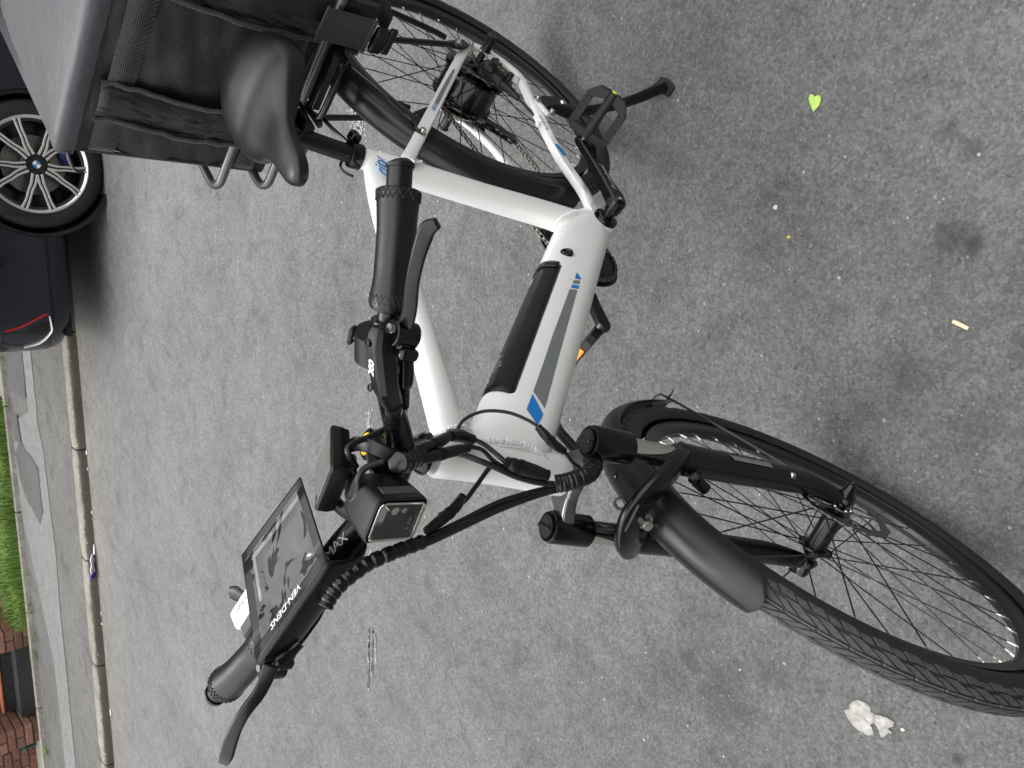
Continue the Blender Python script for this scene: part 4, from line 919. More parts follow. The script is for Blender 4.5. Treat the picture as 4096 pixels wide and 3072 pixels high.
gm = MB(); gm.tube([S(-.232, .022, .752), S(-.243, .02, .745), S(-.248, .019, .748)], [.010, .0125, .0115], 18); obj('cable_grommet', gm, 'blackgloss', head)
bk = MB(); flatbar(bk, [S(-.215, -.004, .733), S(-.235, -.004, .722), S(-.245, -.004, .722)], .012, .005, 3); obj('lamp_bracket', bk, 'blackmat', head)
# display on two curved arms
ea, eb = Vector((-.0582, .0158, -.0318)), Vector((-.0125, -.0635, -.0104)); dc = Vector((-.2525, .0167, .8017)) + (ea + eb) / 2
TD = frameT(S(dc), sy @ eb, sy @ (-ea)); DW, DH = .033, .034       # x toward the far side, y up the screen, z toward the rider
mb = MB()
def dring(z, w, h, r): return [TD @ Vector((a, b, z)) for a, b in rrect(w, h, r, 4)]
mb.loft([dring(-.022, DW - .008, DH - .006, .004), dring(-.020, DW - .002, DH - .002, .004), dring(-.012, DW, DH, .004), dring(-.002, DW, DH, .004), dring(0, DW - .0012, DH - .0012, .003)])
disp = part('display', mb, 'blackmat', angle=30)
mb = MB(); mb.loft([dring(.0001, DW - .0045, DH - .004, .003), dring(.0007, DW - .0048, DH - .0043, .003)]); obj('display_screen', mb, 'screen', disp)
vt = MB()
for k in range(15):
    y = -.027 + k * .0038; vt.box((-DW - .0002, y, -.0135), (.0022, .0017, .010), TD, ch=.0004)
obj('cooling_fins', vt, 'black', disp)
mb = MB(); mb.box((0, -.0, -.027), (.03, .03, .012), TD, ch=.003); obj('display_mount', mb, 'blackmat', disp)
for sg in (1, -1):
    ar = MB(); flatbar(ar, [S(-.285, sg * .026 - .006, .757), S(-.270, sg * .036 - .004, .764), S(-.250, sg * .041, .762), S(-.233, sg * .041, .750), S(-.230, sg * .037, .736)], [.0026, .0026, .0026, .0028, .003], .0075, 5, ref=tuple(ya))
    ar.tube([S(-.247, sg * .031, .7225), S(-.247, sg * .043, .7235)], .0175, 20); obj('display_arm', ar, 'blackmat', disp)
# shifter
sh = MB(); c_ = Vector((-.350, -.246, .764)); q0, q1 = barpt(-.24), barpt(-.17); al = (q0 - q1).normalized(); TS = frameT(S(c_), sy @ Vector((-.15, -.98, .12)), sy @ Vector((-1, .15, -.1)))
sh.box((0, 0, 0), (.062, .030, .014), TS, ch=.005); shf = part('gear_shifter', sh, 'whiteplastic', bevel=.002, label='white gear shifter head with dark lettering')
if (TS.to_3x3() @ Vector((0, 0, 1))).dot(Vector((0, 0, 1))) < 0: kz = -1
else: kz = 1
sb = MB(); sb.box((.002, -.018, -.008 * kz), (.05, .026, .022), TS, ch=.004); obj('shifter_base', sb, 'blackmat', shf); sb = MB(); sb.tube([S(barpt(-.186)), S(barpt(-.193))], .0145, 20); obj('shifter_clamp', sb, 'blackmat', shf)
tl = MB(); tl.tube([TS @ Vector((.004, .016, -.004 * kz)), TS @ Vector((.010, .028, -.002 * kz)), TS @ Vector((.016, .036, .001 * kz))], [.0075, .011, .0085], 16, 3, flat=.45); obj('thumb_lever', tl, 'blackmat', shf)
text_on('shifter_print', 'SHIMANO', .0075, TS @ Vector((-.001, .002, .0073 * kz)), TS.to_3x3() @ Vector((-1, 0, 0)), TS.to_3x3() @ Vector((0, 1 , 0)), 'darkprint', shf)
# ---- rear rack ----
rk = MB()
rk.tube([B(-.30, .066, .41), B(.10, .066, .41), B(.128, .058, .41), B(.135, .03, .41), B(.135, -.03, .41), B(.128, -.058, .41), B(.10, -.066, .41), B(-.30, -.066, .41)], .0065, 12, 5)
rk.tube([B(.09, -.064, .412), B(.09, .064, .412)], .005, 10); rk.tube([B(.065, -.075, .418), B(.065, .075, .418)], .0062, 12)
for x in (.03, -.1, -.22): rk.tube([B(x, -.064, .408), B(x, .064, .408)], .0045, 8)
for sg in (1, -1):
    rk.tube([B(.105, sg * .068, .403), B(.08, sg * .085, .36), B(.03, sg * .088, .16), B(.012, sg * .086, .105)], .0062, 12, 3)
    rk.tube([B(-.12, sg * .068, .403), B(-.10, sg * .085, .36), B(-.03, sg * .088, .16), B(-.01, sg * .086, .11)], .0062, 12, 3)
rk.box(B(.106, 0, .409), (.006, .11, .016), ch=.001); rk.box(B(.072, 0, .409), (.008, .11, .010), ch=.001)
rack = part('rear_rack', rk, 'blackmetal')
rs_ = MB()
rs_.tube([B(.128, .058, .400), B(.20, .056, .36), B(.245, .046, .325), B(.276, .0455, .325), B(.286, .0465, .317)], .0042, 10, 4); rs_.tube([B(.128, -.058, .400), B(.20, -.052, .385), B(.30, -.030, .340), B(.318, -.032, .325)], .0045, 8, 2, flat=.6)
obj('rack_strut', rs_, 'blackmetal', rack); bolt(B(.284, .0455, .317), (0, 1, 0), .0055, .009, 'nipple', rack)
for sg in (1, -1):
    mb = MB(); flatbar(mb, [B(.014, sg * .086, .108), B(.006, sg * .085, .085), B(-.015, sg * .084, .05)], [.009, .012, .010], .003, 3); obj('rack_foot', mb, 'blackmat', rack)
for P in (B(.004, .089, .085), B(-.016, .084, .034), B(.004, .082, .020)): bolt(P, (0, 1, 0), .005, .006, 'nipple', rack)
# rear brake caliper with its cable boot, on the left yoke
ca = MB(); T = Matrix.Translation(B(.052, .066, .008)) @ Matrix.Rotation(radians(42), 4, 'Y'); ca.box((0, 0, 0), (.062, .030, .032), T, ch=.006); ca.box((-.01, .012, .008), (.03, .02, .026), T, ch=.005)
for x in (-.036, .036): ca.tube([T @ Vector((x, .006, 0)), T @ Vector((x, .024, 0))], .0075, 12)
ca.tube([T @ Vector((.0, .018, 0)), T @ Vector((.0, .0275, 0))], .0105, 16); ca.tube([T @ Vector((-.012, .02, -.014)), T @ Vector((-.004, .02, -.03))], .005, 10)
rc_ = part('brake_caliper', ca, 'blackmat', label='rear disc brake caliper with copper-coloured fittings', bevel=.001)
mb = MB()
for p in ((-.004, .024, -.006), (.004, .026, -.002), (.006, .023, .007)): mb.ball(T @ Vector(p), .0032, 5)
obj('fitting', mb, 'copper', rc_)
part('cable', MB().tube([B(.085, .062, -.01), B(.14, .062, -.028), B(.20, .060, -.035), B(.30, .045, -.04), B(.40, .04, -.045), B(.46, .03, -.03)], .0032, 10, 6), 'cable')
mb = MB(); P = [B(.075, .063, -.004), B(.092, .063, -.012), B(.112, .062, -.02), B(.125, .062, -.024)]; mb.tube(P, [.008, .0085, .0075, .006], 14, 3)
for k in range(5): a = Vector(P[0]).lerp(P[2], .1 + k * .17); mb.tube([a, a + (P[2] - P[0]).normalized() * .003], .0095, 14)
part('cable_boot', mb, 'blackmat')

# ================= PHONE POUCH (strapped round the right half of the bar) =================
pouch = thing('phone_pouch', 'black handlebar phone pouch with clear plastic window and white lettering', 'phone pouch', bike.matrix_basis @ S(barpt(-.17)), (0, 0, 0))
bpy.context.view_layer.update()
PI_ = (Matrix.Translation(bike.location) @ Matrix.Rotation(-LEAN, 4, 'X')); TO = Matrix.Translation(-Vector(pouch.location)) @ PI_
pA, pB, pC, pD = Vector((-.214, -.071, .800)), Vector((-.319, -.040, .780)), Vector((-.345, -.161, .800)), Vector((-.216, -.194, .840))
pn = (pB - pA).cross(pD - pA).normalized(); 
if pn.z < 0: pn = -pn
def pp(u, v, k=0):   # u along the bar (A->D), v away from it
    sag = .004 * sin(pi * u) * sin(pi * v); return S((pA.lerp(pD, u)).lerp(pB.lerp(pC, u), v) + pn * (k - sag))
WU0, WU1, WV0, WV1 = .10, .88, .13, .90
fr2 = MB(); NU, NV = 20, 20
def us(i): return [0, WU0, WU1, 1][i]
for (u0, u1, v0, v1) in ((0, 1, 0, WV0), (0, 1, WV1, 1), (0, WU0, WV0, WV1), (WU1, 1, WV0, WV1)):
    fr2.grid(lambda a, b: pp(u0 + (u1 - u0) * a, v0 + (v1 - v0) * b), 10, 6)
fr2.xf(TO); obj('pouch_flap', fr2, 'blackvinyl', pouch, solid=.0022)
wi = MB(); wi.grid(lambda a, b: pp(WU0 - .015 + (WU1 - WU0 + .03) * a, WV0 - .015 + (WV1 - WV0 + .03) * b, .0004 + .0016 * sin(pi * a) * sin(pi * b)), 30, 30); wi.xf(TO); obj('clear_window', wi, 'vinyl', pouch)
bs = MB(); bs.grid(lambda a, b: pp(WU0 - .02 + (WU1 - WU0 + .04) * a, .16 + (WV1 - .15) * b, -.009), 8, 8); bs.xf(TO); obj('pouch_lining', bs, 'lining', pouch, solid=.001)
cv = MB(); rings = []
for i in range(25):
    t = i / 24; y = -.093 - t * .152; c_ = barpt(y - .002 if y > -.24 else -.24); 
    rad = .0200 + .0050 * min(1, t * 1.6); E0 = pA.lerp(pD, t); ring = []; y = E0.y; c_ = barpt(y); d0 = E0 - Vector((c_.x, E0.y, c_.z))
    a0 = atan2(d0.z, d0.x); r0_ = sqrt(d0.x ** 2 + d0.z ** 2)
    a1 = radians(-110) + (radians(60) * max(0, .15 - t) / .15)
    for k in range(17):
        f = k / 16; a = a0 + (a1 - a0) * f; rr = r0_ + (rad - r0_) * min(1, f * 1.6) ** .8; ring.append(S(c_.x + rr * cos(a), y, c_.z + rr * sin(a)))
    rings.append(ring)
cv.loft(rings, cap=False, closed_u=False); cv.xf(TO); obj('pouch_cover', cv, 'blackvinyl', pouch, solid=.002)
mbt = textmesh('VEN-DENS', .0120, offset=.0001, shear=0); mbt.v = [TO @ pp(.52 + q_.x / .134, .078 - q_.y / .135, .0045) for q_ in mbt.v]; obj('pouch_print', mbt, 'whiteprint', pouch, smooth=False)
mb = MB()
for (a, b, w_) in ((.35, .30, .10), (.42, .45, .12), (.30, .62, .07)):
    pass

# ================= DELIVERY BAG ON ITS TUBE CAGE =================
cage = thing('bag_cage', 'grey tubular cage bolted round the foot of the delivery bag', 'luggage cage', PI_ @ B(-.16, 0, .42), (0, 0, 0))
TC = Matrix.Translation(-Vector(cage.location)) @ PI_
def loop(z, x0, x1, y0, y1, r_, par):
    P = []
    rc = .035
    for cx_, cy_, a0 in ((x1 - rc, y1 - rc, 0), (x0 + rc, y1 - rc, 90), (x0 + rc, y0 + rc, 180), (x1 - rc, y0 + rc, 270)):
        for k in range(7): a = radians(a0 + 90 * k / 6); P.append(TC @ B(cx_ + rc * cos(a), cy_ + rc * sin(a), z))
    mb = MB(); mb.tube(P, r_, 14, closed=True); return obj('cage_loop', mb, 'greytube', par)
loop(.508, -.40, .062, -.300, .275, .0085, cage); loop(.435, -.40, .098, -.262, .262, .0085, cage)
mb = MB()
for y in (-.2, .2): mb.tube([TC @ B(-.2, y, .435), TC @ B(-.2, y * 1.15, .508)], .006, 10)
for x in (-.3, -.05): mb.tube([TC @ B(x, -.25, .428), TC @ B(x, .25, .428)], .006, 10)
obj('cage_crossbar', mb, 'greytube', cage)
YAW = radians(-4)
bag = thing('delivery_bag', 'large square black delivery backpack box with pale grey-black lid behind the saddle', 'delivery bag', PI_ @ B(-.15, -.01, .425), (0, 0, 0))
TB0 = Matrix.Translation(-Vector(bag.location)) @ PI_
# bag frame: X forward (front face x=0), Y left, Z up from the bag's bottom
TB = TB0 @ Matrix.Translation(B(.047, -.012, .418)) @ Matrix.Rotation(YAW, 4, 'Z') @ Matrix.Rotation(radians(-1.5), 4, 'Y')
BW, BD, BH = .246, .42, .355
def wob(a, b, s=1): return s * (.0025 * sin(a * 17 + 1.3) * sin(b * 13 + .4) + .0025 * sin(a * 31 + b * 23) + .002 * sin(b * 47 - a * 19))
bb = MB()
def wall(fn, nu=26, nv=22): bb.grid(lambda u, v: TB @ fn(u, v), nu, nv)
bul = lambda u, v: .010 * sin(pi * u) * sin(pi * v)
wall(lambda u, v: Vector((.004 + bul(u, v) + wob(u, v), -BW + 2 * BW * u, BH * v)))
wall(lambda u, v: Vector((-BD - bul(u, v), -BW + 2 * BW * u, BH * v)))
wall(lambda u, v: Vector((-BD * u, -BW - bul(u, v) - wob(u, v), BH * v)))
wall(lambda u, v: Vector((-BD * u, BW + bul(u, v) + wob(u, v), BH * v)))
wall(lambda u, v: Vector((-BD * u, -BW + 2 * BW * v, 0)), 4, 4)
obj('bag_body', bb, 'nylon', bag, angle=60)
li = MB()
lo = BW + .006
def lidz(x, y): return BH + .020 + .028 * (1 - min(1, abs(x + BD / 2) / (BD / 2 + .01)) ** 2.2) * (1 - min(1, abs(y) / lo) ** 2.4) + wob(x * 2, y * 2, .25)
def lidring(inset, dz, mid=None):
    P = []; x0, x1, y1 = -BD - .008 + inset, .014 - inset, lo - inset; r_ = .012; n = 14
    for ax_, b0, b1 in (('f', -y1, y1), ('l', x1, x0), ('b', y1, -y1), ('r', x0, x1)):
        for k in range(n):
            t = b0 + (b1 - b0) * k / n; P.append((x1, t) if ax_ == 'f' else (t, y1) if ax_ == 'l' else (x0, t) if ax_ == 'b' else (t, -y1))
    return [TB @ Vector((x, y * (1 + .16 * max(0, -x) / BD), (BH + dz + .02 * max(0, -x) / BD) if mid is None else lidz(x, y) + dz)) for x, y in P]
li.loft([lidring(.004, -.012), lidring(.0, -.010), lidring(-.002, .004), lidring(.001, .016), lidring(.007, .0, 1), lidring(.02, .001, 1), lidring(.06, 0, 1), lidring(.12, 0, 1), lidring(.18, 0, 1), lidring(.2, 0, 1)], cap=True)
obj('bag_lid', li, 'lid', bag, angle=50)
# ribbed bindings
bd = MB(); cor = TB @ Vector((0, 0, 0))
for y in (-BW - .002, BW + .002): bd.tube([TB @ Vector((.003, y, t * BH / 8)) + Vector((0, 0, 0)) for t in range(9)], .0035, 6)
bd.tube([TB @ Vector((.006, -BW + 2 * BW * k / 12, BH - .013 + .0015 * sin(k * 2.2))) for k in range(13)], .003, 6)
bd.tube([TB @ Vector((.003, -BW + 2 * BW * k / 12, .0)) for k in range(13)], .0035, 6); obj('seam_binding', bd, 'binding', bag)
# front webbing band, sewn across under the lid
wb = MB(); wb.grid(lambda u, v: TB @ Vector((.0085 + bul(u, .8) + .001 * sin(u * 40), -BW + .004 + 2 * (BW - .004) * u, BH - .075 + .042 * v)), 40, 2); obj('webbing_band', wb, 'web', bag, solid=.0015)
wb = MB(); wb.grid(lambda u, v: TB @ Vector((.0085 + bul(u, .1), -BW + .004 + 2 * (BW - .004) * u, .022 + .038 * v)), 40, 2); obj('webbing_band', wb, 'web', bag, solid=.0015)
# two upright strap covers on the front, edges bound
def cover(y0, y1, z0, z1, nm):
    mb = MB()
    def fn(u, v):
        y = y0 + (y1 - y0) * u; z = z0 + (z1 - z0) * v; lift = .014 + .026 * max(0, 1 - v * 1.6) + .014 * sin(pi * u) * (.6 + .4 * sin(pi * v)) + .012 * (1 if u > .98 or u < .02 else 0) * sin(pi * v) + wob(u * 2, v * 2, .8)
        return TB @ Vector((lift, y + .004 * sin(v * 9), z))
    mb.grid(fn, 16, 20); c_ = obj(nm, mb, 'nylon', bag, solid=.0025, angle=60)
    for yy in (0, 1):
        b = MB(); P = [fn(yy, k / 16) for k in range(17)]; b.tube(P, .0045, 6, flat=.5); obj('binding', b, 'binding', c_)
        b = MB(); b.tube([fn(.09 if yy == 0 else .91, k / 24) + (TB.to_3x3() @ Vector((.0012, 0, 0))) for k in range(25)], .0008, 5); obj('stitching', b, 'rubber', c_)
    return c_
c1 = cover(-.170, -.098, .03, BH - .025, 'strap_cover'); c2 = cover(.078, .172, -.055, BH - .02, 'strap_cover')
# bright ribbed tabs where the covers start, loose corner tab of the lid
mb = MB(); mb.box((.060, .128, .000), (.004, .060, .085), TB, ch=.001); obj('elastic_panel', mb, 'web', bag)
mb = MB(); mb.box((.062, .128, -.045), (.006, .064, .008), TB, ch=.001); obj('elastic_hem', mb, 'binding', bag); mb = MB(); mb.box((.060, .128, .045), (.004, .064, .006), TB, ch=.001); obj('elastic_hem', mb, 'binding', bag)
bu = MB(); bu.box((.050, .118, -.075), (.014, .050, .026), TB, ch=.004); bu.box((.050, .118, -.050), (.010, .056, .012), TB, ch=.002); bu.box((.048, .120, -.098), (.010, .052, .016), TB, ch=.003); obj('buckle', bu, 'blackmat', bag, bevel=.001)
sb_ = MB(); sb_.grid(lambda u, v: TB @ Vector((.027 - .02 * u, .128 + .12 * u * u + (v - .5) * .045, -.095 - .05 * u + .16 * u * u)), 12, 2); sb_.grid(lambda u, v: TB @ Vector((.026, .122 + (v - .5) * .05, -.05 + .06 * u)), 4, 2); obj('loose_strap', sb_, 'web', bag, solid=.0015)
tb = MB(); tb.tube([TB @ Vector((.010, -BW - .002, BH)), TB @ Vector((.016, -BW - .018, BH - .006)), TB @ Vector((.020, -BW - .034, BH - .016)), TB @ Vector((.018, -BW - .040, BH - .032))], [.010, .009, .007, .004], 8, 3, flat=.3); obj('zip_tab', tb, 'binding', bag)
st2 = MB(); st2.box((.035, -.165, -.03), (.012, .045, .045), TB, ch=.003); obj('side_release_strap', st2, 'web', bag)
# ================= STREET =================
SV = Vector((.6603, -.7510, 0)); TV = Vector((-.7510, -.6603, 0))
def G(s, t, z=0): return SV * s + TV * t + Vector((0, 0, z))
TG = Matrix((SV, -TV, Vector((0, 0, 1)))).transposed().to_4x4()     # local (s, -t, z)
KH = .065; KT = 4.745; KW = .125
def ground_mat(name, base, lo, hi, speck=.5, scale=1.0, stain=.25, rough=.86, far=None, face_shade=False):
    mt, nt, b = nodes_of(name); N = nt.nodes.new; K = nt.links.new
    tcn = N('ShaderNodeTexCoord'); P = tcn.outputs['Object']
    def noise(sc_, det=4, rgh=.6, dist=0):
        n = N('ShaderNodeTexNoise'); n.inputs['Scale'].default_value = sc_ * scale; n.inputs['Detail'].default_value = det; n.inputs['Roughness'].default_value = rgh; n.inputs['Distortion'].default_value = dist; K(P, n.inputs['Vector']); return n.outputs[0]
    def mr_(x, a, b_, c, d, clamp=True):
        n = N('ShaderNodeMapRange'); n.clamp = clamp; K(x, n.inputs[0])
        for i, q in enumerate((a, b_, c, d)): n.inputs[1 + i].default_value = q
        return n.outputs[0]
    def mul_(a, b_):
        n = N('ShaderNodeMath'); n.operation = 'MULTIPLY'; K(a, n.inputs[0])
        if isinstance(b_, (int, float)): n.inputs[1].default_value = b_
        else: K(b_, n.inputs[1])
        return n.outputs[0]
    grain = mr_(noise(170, 5, .8), .3, .7, .68, 1.34); stones = N('ShaderNodeTexVoronoi'); stones.inputs['Scale'].default_value = 150 * scale; stones.inputs['Randomness'].default_value = 1; K(P, stones.inputs['Vector'])
    sepc = N('ShaderNodeSeparateColor'); K(stones.outputs['Color'], sepc.inputs[0])
    st_ = mr_(sepc.outputs[0], 0, 1, .8, 1.24); big = mr_(noise(1.3, 6, .6, .4), .3, .7, 1 - stain * .45, 1 + stain * .4); mid = mul_(mr_(noise(13, 5, .65, .6), .3, .7, .86, 1.12), mr_(noise(44, 5, .7, 1.5), .3, .7, .82, 1.18))
    mid2 = mr_(noise(5.5, 5, .65, .8), .52, .74, 1, 1 - stain)
    v = mul_(mul_(mul_(grain, st_), mul_(big, mid)), mid2)
    col = N('ShaderNodeVectorMath'); col.operation = 'SCALE'; col.inputs[0].default_value = base; K(v, col.inputs['Scale']); last = col.outputs[0]
    if far:
        # older, paler carriageway surface beyond the patched lane
        sx_ = N('ShaderNodeSeparateXYZ'); K(P, sx_.inputs[0]); jit = mr_(noise(3, 3), 0, 1, -.25, .25); ad = N('ShaderNodeMath'); ad.operation = 'ADD'; K(sx_.outputs[1], ad.inputs[0]); K(jit, ad.inputs[1])
        f = mr_(ad.outputs[0], -3.3, .35, 1, 0); mx = N('ShaderNodeMix'); mx.data_type = 'RGBA'; K(f, mx.inputs[0]); K(last, mx.inputs[6])
        c2 = N('ShaderNodeVectorMath'); c2.operation = 'SCALE'; c2.inputs[0].default_value = far; K(v, c2.inputs['Scale']); K(c2.outputs[0], mx.inputs[7]); last = mx.outputs[2]
        # silt along the gutter
        g_ = mr_(ad.outputs[0], -4.75, -4.2, .55, 0); mg = N('ShaderNodeMix'); mg.data_type = 'RGBA'; K(g_, mg.inputs[0]); K(last, mg.inputs[6]); c3 = N('ShaderNodeVectorMath'); c3.operation = 'SCALE'; c3.inputs[0].default_value = (.21, .185, .155); K(v, c3.inputs['Scale']); K(c3.outputs[0], mg.inputs[7]); last = mg.outputs[2]
    if face_shade:     # shade on the lower kerb face painted into the colour, upper edge ragged
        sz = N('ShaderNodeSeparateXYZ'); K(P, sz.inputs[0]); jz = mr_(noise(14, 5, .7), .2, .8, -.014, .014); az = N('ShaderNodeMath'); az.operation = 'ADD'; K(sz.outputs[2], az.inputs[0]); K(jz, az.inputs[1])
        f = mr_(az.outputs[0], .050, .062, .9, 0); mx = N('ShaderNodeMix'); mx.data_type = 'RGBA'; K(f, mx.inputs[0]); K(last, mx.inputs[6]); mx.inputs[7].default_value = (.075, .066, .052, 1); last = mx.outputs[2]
    if far:
        for (X, Yw, r_, k_) in ((.886, .376, .05, .5), (.92, .38, .03, .5), (.735, .49, .03, .5), (1.009, .155, .05, .35), (1.15, .18, .06, .3), (.834, .127, .045, .25), (1.315, -.69, .14, .35), (1.5, -.2, .06, .3), (.795, .493, .035, .4), (1.2, -.8, .12, .3), (1.32, -.53, .08, .3), (1.62, -.28, .015, .6), (1.12, .33, .05, .35), (-1.9, -1.2, .12, .15)):
            P3 = N('ShaderNodeVectorMath'); P3.operation = 'DISTANCE'; K(P, P3.inputs[0]); P3.inputs[1].default_value = (X * SV.x + Yw * SV.y, -(X * TV.x + Yw * TV.y), 0)
            nz_ = mr_(noise(22, 5, .7), .2, .8, .45, 1.7); f = mr_(mul_(P3.outputs['Value'], nz_), r_ * .25, r_, k_, 0); mx = N('ShaderNodeMix'); mx.data_type = 'RGBA'; K(f, mx.inputs[0]); K(last, mx.inputs[6]); mx.inputs[7].default_value = (.025, .022, .02, 1); last = mx.outputs[2]
    # tan and white grit in the surface
    for sc_, th, cc in ((120, .972, (.36, .31, .25)), (85, .990, (.6, .58, .55)), (170, .955, (.28, .24, .2)), (75, .965, (.045, .045, .047)), (150, .96, (.04, .04, .042))):
        vo = N('ShaderNodeTexVoronoi'); vo.inputs['Scale'].default_value = sc_ * scale; K(P, vo.inputs['Vector']); s3 = N('ShaderNodeSeparateColor'); K(vo.outputs['Color'], s3.inputs[0])
        a = mr_(s3.outputs[1], th, th + .008, 0, speck); d = mr_(vo.outputs['Distance'], .22, .34, 1, 0); f = mul_(a, d)
        mx = N('ShaderNodeMix'); mx.data_type = 'RGBA'; K(f, mx.inputs[0]); K(last, mx.inputs[6]); mx.inputs[7].default_value = rgba(cc); last = mx.outputs[2]
    K(last, b.inputs['Base Color']); b.inputs['Roughness'].default_value = rough; b.inputs['Specular IOR Level'].default_value = .35
    hgt = N('ShaderNodeMath'); hgt.operation = 'ADD'; K(noise(210, 4, .7), hgt.inputs[0]); K(mul_(stones.outputs['Distance'], -.8), hgt.inputs[1])
    bp = N('ShaderNodeBump'); bp.inputs['Strength'].default_value = .85; bp.inputs['Distance'].default_value = .0035; K(hgt.outputs[0], bp.inputs['Height']); K(bp.outputs[0], b.inputs['Normal'])
    return mt
M['road'] = ground_mat('worn_asphalt', (.121, .1195, .117), 0, 0, speck=.55, stain=.3, far=(.162, .161, .158))
M['pave'] = ground_mat('footway_asphalt', (.135, .131, .124), 0, 0, speck=.7, stain=.35, scale=.8)
M['patchdark'] = ground_mat('dark_patch', (.105, .103, .10), 0, 0, speck=.5, scale=.8)
M['patchpale'] = ground_mat('pale_trench_strip', (.20, .20, .195), 0, 0, speck=.2, stain=.12, scale=.9)
M['concrete'] = ground_mat('rough_concrete', (.30, .285, .25), 0, 0, speck=.5, stain=.35, scale=.7)
M['kerb'] = ground_mat('kerb_granite', (.27, .25, .215), 0, 0, speck=.8, stain=.4, scale=.8, face_shade=True)
M['soil'] = ground_mat('soil', (.10, .08, .06), 0, 0, speck=.6, stain=.4, scale=.6)
def struct(name, mb, mt, **k):
    o = obj(name, mb, mt, **k); o.matrix_basis = TG; o['kind'] = 'structure'; return o
def Lc(s, t, z=0): return Vector((s, -t, z))
rd = MB(); rd.add([Lc(-300, -320, 0), Lc(300, -320, 0), Lc(300, KT + .004, 0), Lc(-300, KT + .004, 0)], [(0, 1, 2, 3)]); struct('road', rd, 'road', smooth=False)
gd_ = MB(); gd_.add([Lc(-300, KT + .5, -.05), Lc(300, KT + .5, -.05), Lc(300, 400, -.05), Lc(-300, 400, -.05)], [(0, 1, 2, 3)]); struct('ground', gd_, 'soil', smooth=False)
# kerb: one stone after another
kb = bpy.data.objects.new('kerb', None); C.objects.link(kb); kb.matrix_basis = TG; kb['kind'] = 'structure'
km = MB()
def kst(s, seed, L_=.86):
    r_ = random.Random(seed); rings = []; n = 9
    for i in range(n):
        ss = s + (L_ - .014) * i / (n - 1) + .007; e = .004 if i in (0, n - 1) else 0; w1, w2, w3 = [r_.uniform(-.0035, .0035) for _ in range(3)]
        rings.append([Lc(ss, KT - .004 + w1 + e, -.05), Lc(ss, KT + w1 + e, KH * .5), Lc(ss, KT + .006 + w2 + e, KH - .012 - e), Lc(ss, KT + .022 + w3, KH + .000 - e), Lc(ss, KT + KW * .6, KH + .003 - e), Lc(ss, KT + KW, KH + .001 - e), Lc(ss, KT + KW, -.05)])
    mb = MB(); mb.loft(rings); return mb
s_ = 1.115 - .86 * 18
k_ = 0
while s_ < 14:
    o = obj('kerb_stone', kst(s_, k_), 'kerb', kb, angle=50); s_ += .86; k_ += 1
# footway, with trench strip and patches 4 mm proud
P0 = KT + KW + .003
pv = MB(); pv.add([Lc(-40, P0, KH), Lc(40, P0, KH), Lc(40, 7.02, KH), Lc(-40, 7.02, KH)], [(0, 1, 2, 3)]); struct('pavement', pv, 'pave', smooth=False)
def sheet(name, pts, mt, z): mb = MB(); mb.add([Lc(s, t, z) for s, t in pts], [tuple(range(len(pts)))]); return struct(name, mb, mt, smooth=False)
def rag(pts, amp=.012, step=.12, seed=1):
    r_ = random.Random(seed); out = []
    for (a, b), (c_, d) in zip(pts, pts[1:] + pts[:1]):
        L_ = sqrt((c_ - a) ** 2 + (d - b) ** 2); n = max(1, int(L_ / step))
        for k in range(n): out.append((a + (c_ - a) * k / n + r_.uniform(-amp, amp), b + (d - b) * k / n + r_.uniform(-amp, amp)))
    return out
sheet('trench_strip', rag([(-12, 6.10), (-12, 5.83), (2.0, 5.83), (2.2, 5.74), (3.1, 5.66), (3.5, 5.70), (14, 5.73), (14, 6.12), (5.3, 6.11), (4.3, 6.12), (3.7, 6.45), (2.95, 6.86), (2.2, 6.86), (1.95, 6.12)], .008, .2, 3), 'patchpale', KH + .004)
sheet('surface_patch', rag([(1.35, 6.12), (1.82, 6.14), (1.9, 6.88), (1.0, 6.9), (.6, 6.14)], .02, .15, 4), 'patchdark', KH + .008)
sheet('surface_patch', rag([(2.40, 5.95), (2.80, 5.95), (2.93, 6.10), (2.82, 6.62), (2.45, 6.84), (2.30, 6.5)], .02, .12, 5), 'patchdark', KH + .008)
sheet('utility_cover', [(2.05, 6.55), (2.3, 6.50), (2.34, 6.75), (2.10, 6.8)], 'patchdark', KH + .012)
# thin edging in front of the gardens
eg = MB()
for a in range(-20, 20):
    eg.box((a * 1.02 + .5, -6.875, KH + .012), (1.005, .055, .07), ch=.006)
ed = struct('garden_edging', eg, 'concrete')
vg = MB(); vg.add([Lc(2.02, 6.90, KH + .03), Lc(4.22, 6.90, KH + .03), Lc(4.22, 9.6, KH + .05), Lc(2.02, 9.6, KH + .05)], [(0, 1, 2, 3)]); struct('garden_bed', vg, 'soil', smooth=False)
sheet('garden_path', [(-12, 7.02), (2.0, 7.02), (2.0, 11), (-12, 11)], 'concrete', KH + .01)
sheet('wall_footing', [(4.24, 7.02), (14, 7.02), (14, 7.9), (4.24, 7.9)], 'concrete', KH + .006)
